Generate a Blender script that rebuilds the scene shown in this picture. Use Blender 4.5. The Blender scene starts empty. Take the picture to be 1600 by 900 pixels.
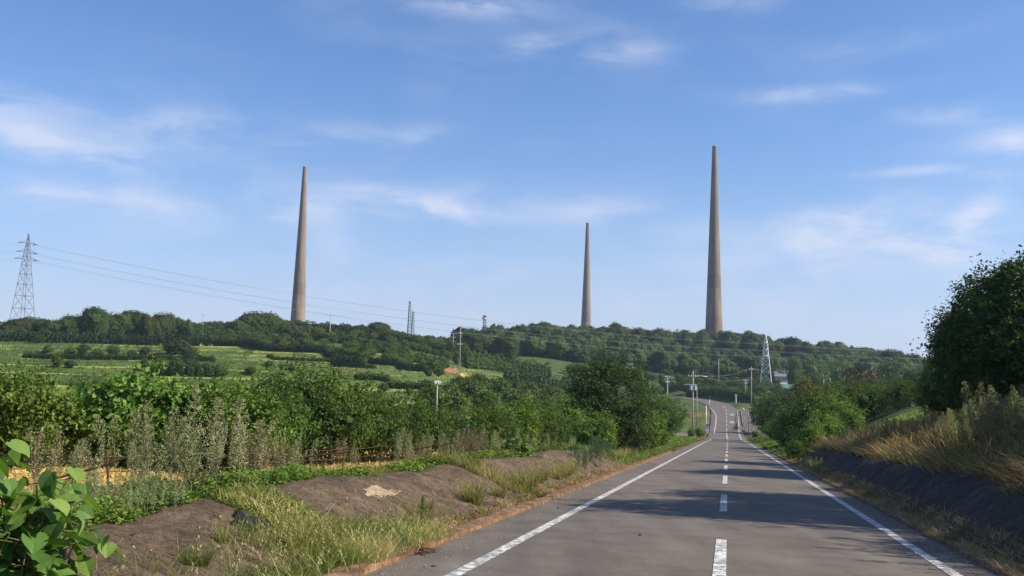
import bpy, math, random
import numpy as np
from mathutils import Vector, Matrix

R = math.radians
rng = np.random.default_rng(7)
random.seed(7)
SC = bpy.context.scene
COL = SC.collection

# ------------------------------------------------------------------ camera
F = 1500.0
CAM_H = 1.75
PITCH, ROLL = math.atan(0.1), R(1.4)
cam_d = bpy.data.cameras.new('camera')
cam = bpy.data.objects.new('camera', cam_d)
COL.objects.link(cam)
cam_d.sensor_width = 36
cam_d.lens = 36 * F / 1600
cam_d.clip_start = 0.05
cam_d.clip_end = 20000
CM = (Matrix.Rotation(math.pi / 2 + PITCH, 4, 'X') @ Matrix.Rotation(ROLL, 4, 'Z'))
cam.matrix_world = Matrix.Translation((0, 0, CAM_H)) @ CM
SC.camera = cam
CR = np.array(CM.to_3x3())

# ------------------------------------------------------------------ world and sun
SUN_AZ, SUN_EL = R(99), R(35)        # azimuth clockwise from +Y (the view), elevation
SKY_STRENGTH, SUN_STRENGTH = 0.082, 5.0
SC.view_settings.view_transform = 'Standard'
SC.view_settings.look = 'None'
SC.view_settings.gamma = 1.0
SC.view_settings.exposure = 0.77
SC.render.engine = 'CYCLES'
SC.cycles.max_bounces = 6
SC.cycles.transparent_max_bounces = 8
SC.cycles.volume_bounces = 0
SC.cycles.use_denoising = True
SC.cycles.caustics_reflective = False
SC.cycles.caustics_refractive = False

def ray(px, py):
    return CR @ np.array([(px - 800) / F, (450 - py) / F, -1.0])
def P(px, py, Y):
    d = ray(px, py)
    k = Y / d[1]
    return np.array([d[0] * k, Y, CAM_H + d[2] * k])
def pix(p):
    q = CR.T @ (np.asarray(p, float) - np.array([0, 0, CAM_H]))
    return 800 + F * q[0] / -q[2], 450 - F * q[1] / -q[2]
def xy(px, Y, z=0.0):
    """ground position under picture column px at distance Y"""
    py = 600.0
    for _ in range(4):
        p = P(px, py, Y)
        py = py - (z - p[2]) * F / Y
    return p[0], Y

world = bpy.data.worlds.new('World')
SC.world = world
world.use_nodes = True
nt = world.node_tree
for n in list(nt.nodes): nt.nodes.remove(n)
def N(t, **kw):
    n = nt.nodes.new(t)
    for k, v in kw.items(): setattr(n, k, v)
    return n
def wmath(op, a, b=None, c=None, clamp=False):
    n = N('ShaderNodeMath', operation=op); n.use_clamp = clamp
    for i, v in enumerate((a, b, c)):
        if v is None: continue
        if isinstance(v, (int, float)): n.inputs[i].default_value = v
        else: nt.links.new(v, n.inputs[i])
    return n.outputs[0]
out = N('ShaderNodeOutputWorld')
bg = N('ShaderNodeBackground'); bg.inputs['Strength'].default_value = SKY_STRENGTH
sky = N('ShaderNodeTexSky', sky_type='NISHITA')
sky.sun_disc = False
sky.sun_elevation = SUN_EL
sky.sun_rotation = SUN_AZ
sky.altitude = 0; sky.air_density = 1.0; sky.dust_density = 0.3; sky.ozone_density = 3.5
tc = N('ShaderNodeTexCoord')
sep = N('ShaderNodeSeparateXYZ'); nt.links.new(tc.outputs['Generated'], sep.inputs[0])
az = wmath('MULTIPLY', wmath('ARCTAN2', sep.outputs[0], sep.outputs[1]), 57.2958)
el = wmath('MULTIPLY', wmath('ARCSINE', sep.outputs[2]), 57.2958)
def wnoise(sx, sy, scale, detail, rough, dist, off):
    cb = N('ShaderNodeCombineXYZ')
    nt.links.new(wmath('MULTIPLY_ADD', az, sx, off), cb.inputs[0])
    nt.links.new(wmath('MULTIPLY_ADD', el, sy, off * 1.7), cb.inputs[1])
    nz = N('ShaderNodeTexNoise'); nz.noise_dimensions = '2D'
    nt.links.new(cb.outputs[0], nz.inputs['Vector'])
    nz.inputs['Scale'].default_value = scale; nz.inputs['Detail'].default_value = detail
    nz.inputs['Roughness'].default_value = rough; nz.inputs['Distortion'].default_value = dist
    return nz.outputs[0]
n_soft = wnoise(0.05, 0.16, 1.0, 3, 0.5, 0.3, 3.1)
n_fine = wnoise(0.13, 0.40, 1.0, 9, 0.60, 0.25, 11.3)
n_warp = wnoise(0.10, 0.14, 1.0, 3, 0.5, 0.0, 23.0)
# clouds: picture column, row -> direction; half-widths in degrees; tilt; strength
CLOUDS = [(735, 4, 4.2, .7, -2, .8), (640, -6, 3, .6, 0, .5), (975, 76, 2.4, .9, 0, .85), (1280, 146, 5.2, .45, 1, .75), (1465, 175, 2.6, .55, -8, .55), (1390, 60, 6, .8, 3, .2),
          (40, 208, 5, 1.0, -10, .7), (150, 243, 5, .8, -6, .75), (60, 165, 6, 1.4, -4, .35), (300, 193, 2.4, .7, 0, .5), (560, 212, 2.2, .7, -6, .5), (665, 213, 2.0, .7, 10, .5), (400, 225, 7, 1.2, 0, .25),
          (60, 298, 6, 1.0, -3, .75), (200, 312, 5, .7, -3, .45), (590, 316, 5.2, .9, -2, .95), (690, 330, 4, .6, -4, .8), (470, 330, 3, 1.2, 8, .5), (250, 345, 7, 1.2, 0, .35), (870, 322, 6, 1.1, -5, .5), (1010, 345, 5, .8, -6, .4),
          (530, 378, 2.0, 1.8, 0, .45), (700, 432, 3.6, .9, 0, .65), (620, 430, 4, .9, 0, .35), (1270, 372, 3.4, 1.3, 3, .9), (1340, 340, 3.2, .9, 4, .9), (1400, 400, 6, 2.2, 0, .5), (1510, 358, 1.6, 1.3, 40, .9), (1470, 385, 3, 1.6, 12, .6),
          (1410, 270, 2.4, .28, 0, .75), (1585, 222, 2.0, .9, 0, 1.0), (1553, 276, 1.4, .35, 0, .75), (1150, 2, 3, .6, 0, .6), (1120, 430, 8, 2.4, 0, .3), (400, 470, 20, 2.0, 0, .3), (1300, 470, 14, 2.2, 0, .35),
           (838, 68, 1.6, .5, 0, .6)]
FILL_CLOUDS = [(120, 34, 42, 16, .6), (-120, 30, 45, 15, .5), (180, 40, 50, 20, .6), (70, 22, 16, 8, .6), (-65, 20, 16, 7, .6), (0, 72, 200, 13, .45)]   # unseen pale cloud banks, added to make the blue fill light more neutral
tot = None
wx = wmath('MULTIPLY', wmath('SUBTRACT', n_warp, 0.5), 1.6)
azw = wmath('ADD', az, wx)
elw = wmath('ADD', el, wmath('MULTIPLY', wx, 0.35))
for (cx, cy, sx, sy, tilt, st) in CLOUDS:
    d = ray(cx, cy); d = d / np.linalg.norm(d)
    ca, ce = math.degrees(math.atan2(d[0], d[1])), math.degrees(math.asin(d[2]))
    da = wmath('SUBTRACT', azw, ca); de = wmath('SUBTRACT', elw, ce)
    t_ = math.tan(R(tilt))
    de = wmath('MULTIPLY_ADD', da, -t_, de)
    a2 = wmath('POWER', wmath('ABSOLUTE', wmath('DIVIDE', da, sx)), 2.0)
    e2 = wmath('POWER', wmath('ABSOLUTE', wmath('DIVIDE', de, sy)), 2.0)
    g = wmath('MULTIPLY', wmath('EXPONENT', wmath('MULTIPLY', wmath('ADD', a2, e2), -1.0)), st)
    tot = g if tot is None else wmath('ADD', tot, g)
for (ca, ce, sx, sy, st) in FILL_CLOUDS:
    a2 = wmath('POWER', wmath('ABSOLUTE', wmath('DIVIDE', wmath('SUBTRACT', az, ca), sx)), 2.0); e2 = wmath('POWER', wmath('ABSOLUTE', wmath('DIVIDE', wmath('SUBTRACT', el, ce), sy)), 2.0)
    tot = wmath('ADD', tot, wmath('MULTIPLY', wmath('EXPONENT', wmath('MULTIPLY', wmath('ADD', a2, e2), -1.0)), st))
rampf = N('ShaderNodeMapRange'); rampf.interpolation_type = 'SMOOTHSTEP'
nt.links.new(n_fine, rampf.inputs[0]); rampf.inputs[1].default_value = 0.34; rampf.inputs[2].default_value = 0.72
ramps = N('ShaderNodeMapRange'); ramps.interpolation_type = 'SMOOTHSTEP'
nt.links.new(n_soft, ramps.inputs[0]); ramps.inputs[1].default_value = 0.38; ramps.inputs[2].default_value = 0.75
veil = wmath('MULTIPLY', wmath('MULTIPLY', ramps.outputs[0], rampf.outputs[0]), 0.16)
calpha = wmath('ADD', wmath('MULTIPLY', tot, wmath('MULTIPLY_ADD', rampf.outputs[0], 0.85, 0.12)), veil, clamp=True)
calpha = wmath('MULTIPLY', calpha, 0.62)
mul = N('ShaderNodeMix', data_type='RGBA', blend_type='MULTIPLY'); mul.inputs[0].default_value = 1
nt.links.new(sky.outputs[0], mul.inputs[6]); mul.inputs[7].default_value = (.77, .97, 1.20, 1)
cm_ = N('ShaderNodeMix', data_type='RGBA')
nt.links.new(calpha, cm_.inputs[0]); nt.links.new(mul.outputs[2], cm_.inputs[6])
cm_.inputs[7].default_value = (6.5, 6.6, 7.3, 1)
# thin pale layer low over the horizon
hz = wmath('EXPONENT', wmath('MULTIPLY', wmath('POWER', wmath('DIVIDE', wmath('MAXIMUM', el, 0.0), 9.0), 2.0), -1.0))
hm = N('ShaderNodeMix', data_type='RGBA')
nt.links.new(wmath('MULTIPLY', hz, 0.72), hm.inputs[0]); nt.links.new(cm_.outputs[2], hm.inputs[6])
hm.inputs[7].default_value = (4.3, 4.6, 5.8, 1)
nt.links.new(hm.outputs[2], bg.inputs['Color'])
nt.links.new(bg.outputs[0], out.inputs['Surface'])
SKYMUL = mul

sun_d = bpy.data.lights.new('sun', 'SUN')
sun = bpy.data.objects.new('sun', sun_d)
COL.objects.link(sun)
sun_d.energy = SUN_STRENGTH
sun_d.angle = R(0.55)
sun_d.color = (1.0, 0.90, 0.74)
sdir = Vector((math.sin(SUN_AZ) * math.cos(SUN_EL), math.cos(SUN_AZ) * math.cos(SUN_EL), math.sin(SUN_EL)))
sun.rotation_euler = sdir.to_track_quat('Z', 'Y').to_euler()
sun.location = (60, -20, 80)

# ------------------------------------------------------------------ names, labels
def tag(o, label=None, cat=None, group=None, kind=None):
    if label: o['label'] = label
    if cat: o['category'] = cat
    if group: o['group'] = group
    if kind: o['kind'] = kind
    return o
def empty(name, loc, rz=0.0, sc=1.0):
    o = bpy.data.objects.new(name, None)
    o.empty_display_size = 0.3
    COL.objects.link(o)
    o.location = [float(v) for v in loc]; o.rotation_euler = (0, 0, rz); o.scale = (sc, sc, sc) if isinstance(sc, (int, float)) else sc
    return o
def copy_tree(o, parent=None):
    c = o.copy(); COL.objects.link(c)
    if parent is not None: c.parent = parent
    for ch in o.children: copy_tree(ch, c)
    return c
ONES = ['', 'first', 'second', 'third', 'fourth', 'fifth', 'sixth', 'seventh', 'eighth', 'ninth', 'tenth', 'eleventh', 'twelfth',
        'thirteenth', 'fourteenth', 'fifteenth', 'sixteenth', 'seventeenth', 'eighteenth', 'nineteenth']
def nth(i):
    if i >= 100: return 'hundred-' + nth(i - 100) if i > 100 else 'hundredth'
    if i < 20: return ONES[i]
    t = {2: 'twent', 3: 'thirt', 4: 'fort', 5: 'fift', 6: 'sixt', 7: 'sevent', 8: 'eight', 9: 'ninet'}[i // 10]
    return t + 'ieth' if i % 10 == 0 else t + 'y-' + ONES[i % 10]

# ------------------------------------------------------------------ mesh accumulator
class MB:
    def __init__(s): s.v = []; s.q = []; s.t = []; s.r = []; s.m = []; s.n = 0; s.mt = []
    def add(s, v, q=None, t=None, rnd=0.5, mi=0):
        v = np.asarray(v, np.float32).reshape(-1, 3)
        if q is not None and len(q):
            q = np.asarray(q, np.int64).reshape(-1, 4); s.q.append(q + s.n); s.m.append(np.full(len(q), mi))
        if t is not None and len(t):
            t = np.asarray(t, np.int64).reshape(-1, 3); s.t.append(t + s.n); s.mt.append(np.full(len(t), mi))
        s.v.append(v); s.r.append(np.broadcast_to(np.asarray(rnd, np.float32), (len(v),)).copy()); s.n += len(v)
    def mesh(s, name, mats, smooth=False):
        me = bpy.data.meshes.new(name)
        v = np.concatenate(s.v) if s.v else np.zeros((0, 3), np.float32)
        q = np.concatenate(s.q) if s.q else np.zeros((0, 4), np.int64)
        t = np.concatenate(s.t) if s.t else np.zeros((0, 3), np.int64)
        me.vertices.add(len(v)); me.vertices.foreach_set('co', v.ravel())
        nl = q.size + t.size
        me.loops.add(nl); me.loops.foreach_set('vertex_index', np.concatenate([q.ravel(), t.ravel()]).astype(np.int32))
        me.polygons.add(len(q) + len(t))
        st = np.concatenate([np.arange(len(q)) * 4, q.size + np.arange(len(t)) * 3]).astype(np.int32)
        me.polygons.foreach_set('loop_start', st)
        mi = np.concatenate((s.m + s.mt) or [np.zeros(0)]).astype(np.int32)
        me.polygons.foreach_set('material_index', mi)
        me.polygons.foreach_set('use_smooth', np.full(len(mi), smooth))
        a = me.attributes.new('rnd', 'FLOAT', 'POINT'); a.data.foreach_set('value', np.concatenate(s.r))
        if not isinstance(mats, (list, tuple)): mats = [mats]
        for m in mats: me.materials.append(m)
        me.update(); me.validate()
        return me
    def build(s, name, mats, parent=None, smooth=False):
        o = bpy.data.objects.new(name, s.mesh(name, mats, smooth)); COL.objects.link(o)
        if parent is not None: o.parent = parent
        return o
    # ---- solids
    def box(s, c, d, rot=None, rnd=0.5, mi=0, taper=1.0):
        x, y, z = d[0] / 2, d[1] / 2, d[2] / 2
        v = np.array([[-x, -y, -z], [x, -y, -z], [x, y, -z], [-x, y, -z], [-x * taper, -y * taper, z], [x * taper, -y * taper, z], [x * taper, y * taper, z], [-x * taper, y * taper, z]])
        if rot is not None: v = v @ np.array(rot).T
        s.add(v + np.array(c), [[0, 3, 2, 1], [4, 5, 6, 7], [0, 1, 5, 4], [1, 2, 6, 5], [2, 3, 7, 6], [3, 0, 4, 7]], rnd=rnd, mi=mi)
    def tube(s, pts, rad, n=8, rnd=0.5, mi=0, cap=True):
        pts = np.asarray(pts, float); m = len(pts)
        rad = np.broadcast_to(np.asarray(rad, float), (m,))
        tg = np.gradient(pts, axis=0); tg /= np.linalg.norm(tg, axis=1)[:, None] + 1e-9
        ref = np.array([0, 0, 1.0]) if abs(tg[:, 2]).mean() < 0.8 else np.array([1.0, 0, 0])
        u = np.cross(tg, ref); u /= np.linalg.norm(u, axis=1)[:, None] + 1e-9
        w = np.cross(tg, u)
        a = np.arange(n) * 2 * math.pi / n
        v = pts[:, None] + rad[:, None, None] * (np.cos(a)[None, :, None] * u[:, None] + np.sin(a)[None, :, None] * w[:, None])
        i = np.arange(m - 1)[:, None] * n; j = np.arange(n)[None]; k = (j + 1) % n
        q = np.stack([i + j, i + k, i + n + k, i + n + j], -1).reshape(-1, 4)
        vv = v.reshape(-1, 3); t = []
        if cap:
            vv = np.vstack([vv, pts[0], pts[-1]])
            b = m * n
            for jj in range(n):
                t.append([b, (jj + 1) % n, jj]); t.append([b + 1, (m - 1) * n + jj, (m - 1) * n + (jj + 1) % n])
        s.add(vv, q, t, rnd=rnd, mi=mi)
    def bar(s, a, b, w, rnd=0.5, mi=0): s.tube([a, b], [w / 2, w / 2], 4, rnd, mi)
    def ball(s, c, r, n=8, rnd=0.5, mi=0, jit=0.0, g=rng):
        r = np.broadcast_to(np.asarray(r, float), (3,))
        m = max(4, n // 2 + 1)
        th = np.linspace(0, math.pi, m + 1)[1:-1]; ph = np.arange(n) * 2 * math.pi / n
        v = np.stack([np.sin(th)[:, None] * np.cos(ph), np.sin(th)[:, None] * np.sin(ph), np.cos(th)[:, None] * np.ones(n)], -1).reshape(-1, 3)
        v = np.vstack([v, [0, 0, 1], [0, 0, -1]])
        if jit: v = v * (1 + jit * (g.random(len(v))[:, None] - .5))
        i = np.arange(m - 2)[:, None] * n; j = np.arange(n)[None]; k = (j + 1) % n
        q = np.stack([i + j, i + n + j, i + n + k, i + k], -1).reshape(-1, 4)
        b = (m - 1) * n
        t = [[b, jj, (jj + 1) % n] for jj in range(n)] + [[b + 1, b - n + (jj + 1) % n, b - n + jj] for jj in range(n)]
        s.add(v * r + np.asarray(c), q, t, rnd=rnd, mi=mi)

def unit(a): return a / (np.linalg.norm(a, axis=-1, keepdims=True) + 1e-9)
def add_leaves(mb, C, Nn, S, aspect=0.6, fold=0.12, rnd=0.5, g=rng, axis=None, mi=0, droop=0.0):
    """folded six-point leaves at C facing Nn"""
    n = len(C); Nn = unit(Nn)
    A = g.normal(size=(n, 3)) if axis is None else axis + 0.25 * g.normal(size=(n, 3))
    A[:, 2] -= droop
    U = unit(A - (A * Nn).sum(1)[:, None] * Nn); V = np.cross(Nn, U)
    S = np.broadcast_to(np.asarray(S, float), (n,))[:, None]; w = S * aspect / 2
    up = Nn * S * fold
    pts = [C - U * S * .5, C - U * S * .18 + V * w + up, C + U * S * .18 + V * w * .85 + up, C + U * S * .5 - up * .4, C + U * S * .18 - V * w * .85 + up, C - U * S * .18 - V * w + up]
    v = np.stack(pts, 1).reshape(-1, 3)
    i = np.arange(n)[:, None] * 6
    q = np.concatenate([i + [0, 1, 2, 3], i + [0, 3, 4, 5]])
    mb.add(v, q, rnd=np.repeat(np.broadcast_to(rnd, (n,)), 6), mi=mi)
def add_cards(mb, C, Nn, S, aspect=0.8, rnd=0.5, g=rng, mi=0, axis=None):
    n = len(C); Nn = unit(Nn)
    A = g.normal(size=(n, 3)) if axis is None else axis
    U = unit(A - (A * Nn).sum(1)[:, None] * Nn); V = np.cross(Nn, U)
    S = np.broadcast_to(np.asarray(S, float), (n,))[:, None]; w = S * aspect / 2
    v = np.stack([C - U * S * .5, C + V * w, C + U * S * .5, C - V * w], 1).reshape(-1, 3)
    i = np.arange(n)[:, None] * 4
    mb.add(v, i + [0, 1, 2, 3], rnd=np.repeat(np.broadcast_to(rnd, (n,)), 4), mi=mi)
def add_blades(mb, B, H, lean, bend, W, rnd=0.5, g=rng, mi=0, dirs=None, djit=.4):
    """curved tapering blades rising from B"""
    n = len(B)
    a = g.random(n) * 2 * math.pi
    D = np.stack([np.cos(a), np.sin(a), 0 * a], 1) if dirs is None else unit(dirs + djit * g.normal(size=(n, 3)) * [1, 1, 0])
    a2 = g.random(n) * 2 * math.pi
    Wd = np.stack([np.cos(a2), np.sin(a2), 0 * a2], 1)
    H = np.broadcast_to(H, (n,))[:, None]; lean = np.broadcast_to(lean, (n,))[:, None]; bend = np.broadcast_to(bend, (n,))[:, None]
    W = np.broadcast_to(W, (n,))[:, None] / 2
    L = []
    for k, wk in ((0, 1.0), (.4, .9), (.75, .6), (1, .08)):
        c = B + D * H * (lean * k + bend * k * k) + np.array([0, 0, 1.0]) * H * (k - .35 * bend * k * k)
        L += [c - Wd * W * wk, c + Wd * W * wk]
    v = np.stack(L, 1).reshape(-1, 3)
    i = np.arange(n)[:, None] * 8
    q = np.concatenate([i + [0, 1, 3, 2], i + [2, 3, 5, 4], i + [4, 5, 7, 6]])
    mb.add(v, q, rnd=np.repeat(np.broadcast_to(rnd, (n,)), 8), mi=mi)
    return B + D * H * (lean + bend) + np.array([0, 0, 1.0]) * H * (1 - .35 * bend)

# ------------------------------------------------------------------ materials
def new_mat(name):
    m = bpy.data.materials.new(name); m.use_nodes = True
    t = m.node_tree
    for n in list(t.nodes): t.nodes.remove(n)
    o = t.nodes.new('ShaderNodeOutputMaterial'); p = t.nodes.new('ShaderNodeBsdfPrincipled')
    t.links.new(p.outputs[0], o.inputs[0])
    return m, t, p, o
def ramp(t, fac, stops, interp='LINEAR'):
    r = t.nodes.new('ShaderNodeValToRGB'); r.color_ramp.interpolation = interp
    e = r.color_ramp.elements
    while len(e) < len(stops): e.new(0.5)
    for k, (p_, c) in enumerate(stops): e[k].position = p_; e[k].color = (*c, 1)
    t.links.new(fac, r.inputs[0]); return r.outputs[0]
def noise(t, scale, detail=4, rough=.55, vec=None, dist=0.0):
    n = t.nodes.new('ShaderNodeTexNoise'); n.inputs['Scale'].default_value = scale
    n.inputs['Detail'].default_value = detail; n.inputs['Roughness'].default_value = rough; n.inputs['Distortion'].default_value = dist
    if vec is not None: t.links.new(vec, n.inputs['Vector'])
    return n.outputs[0]
def mixc(t, fac, a, b, bt='MIX'):
    m = t.nodes.new('ShaderNodeMix'); m.data_type = 'RGBA'; m.blend_type = bt
    for s_, v in ((0, fac), (6, a), (7, b)):
        if isinstance(v, (int, float)): m.inputs[s_].default_value = v
        elif isinstance(v, tuple): m.inputs[s_].default_value = (*v, 1)
        else: t.links.new(v, m.inputs[s_])
    return m.outputs[2]
def mth(t, op, a, b=None, c=None, clamp=False):
    n = t.nodes.new('ShaderNodeMath'); n.operation = op; n.use_clamp = clamp
    for i, v in enumerate((a, b, c)):
        if v is None: continue
        if isinstance(v, (int, float)): n.inputs[i].default_value = v
        else: t.links.new(v, n.inputs[i])
    return n.outputs[0]
def objco(t): return t.nodes.new('ShaderNodeTexCoord').outputs['Object']
def geopos(t): return t.nodes.new('ShaderNodeNewGeometry').outputs['Position']
def bump(t, p, h, strength=.4, dist=.02):
    b = t.nodes.new('ShaderNodeBump'); b.inputs['Strength'].default_value = strength; b.inputs['Distance'].default_value = dist
    t.links.new(h, b.inputs['Height']); t.links.new(b.outputs[0], p.inputs['Normal'])
def leafmat(name, stops, rough=.55, tr=.3, spec=.15):
    m, t, p, o = new_mat(name)
    a = t.nodes.new('ShaderNodeAttribute'); a.attribute_name = 'rnd'
    oi = t.nodes.new('ShaderNodeObjectInfo')
    c = ramp(t, a.outputs['Fac'], stops)
    hs = t.nodes.new('ShaderNodeHueSaturation')
    t.links.new(c, hs.inputs['Color'])
    t.links.new(mth(t, 'MULTIPLY_ADD', oi.outputs['Random'], .035, .474), hs.inputs['Hue'])
    t.links.new(mth(t, 'MULTIPLY_ADD', oi.outputs['Random'], .35, .82), hs.inputs['Value'])
    c = hs.outputs[0]
    t.links.new(c, p.inputs['Base Color']); p.inputs['Roughness'].default_value = rough
    p.inputs['Specular IOR Level'].default_value = spec
    if tr > 0:
        tl = t.nodes.new('ShaderNodeBsdfTranslucent')
        t.links.new(mixc(t, 1.0, c, (1.15, 1.25, .55), 'MULTIPLY'), tl.inputs[0])
        mx = t.nodes.new('ShaderNodeMixShader'); mx.inputs[0].default_value = tr
        t.links.new(p.outputs[0], mx.inputs[1]); t.links.new(tl.outputs[0], mx.inputs[2]); t.links.new(mx.outputs[0], o.inputs[0])
    return m
def plain(name, c, rough=.7, var=.25, scale=3.0, metal=0.0, bmp=0.0, spec=.3):
    m, t, p, o = new_mat(name)
    v = objco(t)
    n = noise(t, scale, 6, .6, v)
    lo = tuple(x * (1 - var) for x in c); hi = tuple(min(1, x * (1 + var)) for x in c)
    t.links.new(ramp(t, n, [(.3, lo), (.7, hi)]), p.inputs['Base Color'])
    p.inputs['Roughness'].default_value = rough; p.inputs['Metallic'].default_value = metal; p.inputs['Specular IOR Level'].default_value = spec
    if bmp: bump(t, p, n, bmp, .02)
    return m

M = {}
M['leaf_dark'] = leafmat('leaf_dark', [(0, (.018, .036, .010)), (.5, (.040, .076, .018)), (1, (.105, .150, .034))])
M['leaf_mid'] = leafmat('leaf_mid', [(0, (.026, .055, .012)), (.5, (.066, .122, .024)), (1, (.150, .215, .045))])
M['leaf_bright'] = leafmat('leaf_bright', [(0, (.042, .085, .016)), (.5, (.105, .185, .032)), (1, (.220, .310, .065))], tr=.35)
M['leaf_forest'] = leafmat('leaf_forest', [(0, (.026, .044, .012)), (.5, (.060, .092, .022)), (1, (.110, .145, .036))], tr=.18, spec=.08, rough=.8)
M['leaf_far'] = leafmat('leaf_far', [(0, (.030, .060, .014)), (.5, (.072, .118, .024)), (1, (.150, .195, .042))], tr=.25, spec=.1, rough=.8)
M['leaf_bamboo'] = leafmat('leaf_bamboo', [(0, (.040, .085, .030)), (.5, (.080, .140, .055)), (1, (.130, .200, .080))], tr=.3)
M['leaf_brown'] = leafmat('leaf_brown', [(0, (.030, .028, .012)), (.5, (.060, .055, .020)), (1, (.100, .080, .030))], tr=.2)
M['leaf_yellow'] = leafmat('leaf_yellow', [(0, (.060, .070, .015)), (.5, (.120, .120, .025)), (1, (.190, .170, .035))], tr=.3)
M['weed_grey'] = leafmat('weed_grey', [(0, (.150, .175, .085)), (.5, (.270, .300, .160)), (1, (.400, .415, .260))], tr=.3, rough=.7)
M['weed_brown'] = leafmat('weed_brown', [(0, (.130, .115, .060)), (.5, (.240, .205, .115)), (1, (.370, .320, .200))], tr=.25, rough=.8)
M['weed_blue'] = leafmat('weed_blue', [(0, (.030, .075, .035)), (.5, (.065, .130, .065)), (1, (.120, .200, .100))], tr=.3, rough=.6)
M['grass_green'] = leafmat('grass_green', [(0, (.040, .080, .016)), (.5, (.095, .150, .030)), (1, (.210, .240, .070))], tr=.35, rough=.6)
M['grass_tan'] = leafmat('grass_tan', [(0, (.150, .100, .050)), (.5, (.300, .225, .110)), (1, (.500, .400, .220))], tr=.3, rough=.8)
M['grass_mix'] = leafmat('grass_mix', [(0, (.085, .130, .028)), (.4, (.190, .215, .060)), (.7, (.320, .290, .120)), (1, (.460, .390, .200))], tr=.35, rough=.7)
M['straw'] = leafmat('straw', [(0, (.300, .190, .070)), (.5, (.480, .330, .120)), (1, (.620, .480, .210))], tr=.2, rough=.85)
M['bark'] = plain('bark', (.075, .058, .042), .9, .4, 8, bmp=.6)
M['stem'] = plain('stem', (.16, .13, .07), .8, .3, 5)
M['steel'] = plain('steel', (.42, .44, .46), .5, .15, 2, metal=.25)
M['steel_pale'] = plain('steel_pale', (.70, .72, .74), .5, .1, 2)
M['steel_dark'] = plain('steel_dark', (.16, .18, .21), .6, .15, 2, metal=.2)
M['concrete_pole'] = plain('concrete_pole', (.33, .31, .28), .8, .12, 2)
M['wire'] = plain('wire', (.30, .31, .33), .5, .1, 2, metal=.3)
M['white_paint_metal'] = plain('white_paint_metal', (.75, .76, .76), .4, .06, 4)
M['rust'] = plain('rust', (.085, .045, .028), .9, .4, 12, bmp=.4)
M['insulator'] = plain('insulator', (.30, .22, .18), .3, .1, 4)
M['blue_sign'] = plain('blue_sign', (.02, .12, .50), .4, .08, 4)
M['black_plastic'] = plain('black_plastic', (.009, .009, .009), .42, .3, 6, spec=.18)
M['rail_tan'] = plain('rail_tan', (.38, .30, .18), .6, .15, 4)
M['rubber'] = plain('rubber', (.015, .015, .016), .8, .2, 6)
M['cloth_dark'] = plain('cloth_dark', (.022, .024, .032), .85, .3, 8)
M['skin'] = plain('skin', (.45, .27, .19), .6, .08, 6)
M['paint_dark'] = plain('paint_dark', (.02, .022, .03), .25, .1, 6, spec=.6)
M['glass_dark'] = plain('glass_dark', (.03, .04, .05), .08, .1, 3, spec=.8)
# ------------------------------------------------------------------ the road's course
dv = ray(1137.7, 672)
RA = math.atan2(dv[0], dv[1])                       # heading of the straight
SLOPE = dv[2] / math.hypot(dv[0], dv[1])
DS = np.array([math.sin(RA), math.cos(RA)]); DT = np.array([math.cos(RA), -math.sin(RA)])
O0 = -0.1 * DT
def st2xy(s, t): return O0 + np.multiply.outer(s, DS) + np.multiply.outer(t, DT)
_far = [P(1135.6, 677, 224), P(1135.0, 660, 250), P(1134.2, 646, 272), P(1133, 640, 282), P(1128.5, 635.3, 293), P(1119.5, 631, 306), P(1106, 626.5, 320), P(1086, 622.8, 336),
        P(1060, 620, 351), P(1025, 617.5, 366), P(960, 612, 385)]
_st = [np.append(st2xy(s, 0.0), SLOPE * s) for s in (-60, -20, 20, 60, 100, 140, 160, 175)]
_st.append(np.append(st2xy(200.0, 0.0), SLOPE * 175 - .85))
_k = np.array(_st + _far)
_cum = np.concatenate([[0], np.cumsum(np.hypot(*np.diff(_k[:, :2], axis=0).T))]) - 60.0
RS = np.arange(-60, _cum[-1], 1.0)
RXYZ = np.stack([np.interp(RS, _cum, _k[:, i]) for i in range(3)], 1)
def smooth(a, w):
    pad = np.concatenate([2 * a[0] - a[w:0:-1], a, 2 * a[-1] - a[-2:-w - 2:-1]])
    return np.convolve(pad, np.ones(2 * w + 1) / (2 * w + 1), 'same')[w:-w]
for _ in range(2):
    for i in range(3): RXYZ[:, i] = smooth(RXYZ[:, i], 6)
RT = np.gradient(RXYZ[:, :2], axis=0); RT /= np.linalg.norm(RT, axis=1)[:, None]
RN = np.stack([RT[:, 1], -RT[:, 0]], 1)             # to the right of travel
def road_z(s): return np.interp(s, RS, RXYZ[:, 2])
def rpt(s, t, dz=0.0):
    s = np.asarray(s, float)
    x = np.interp(s, RS, RXYZ[:, 0]) + t * np.interp(s, RS, RN[:, 0])
    y = np.interp(s, RS, RXYZ[:, 1]) + t * np.interp(s, RS, RN[:, 1])
    return np.stack([x, y, road_z(s) + dz], -1)
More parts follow.
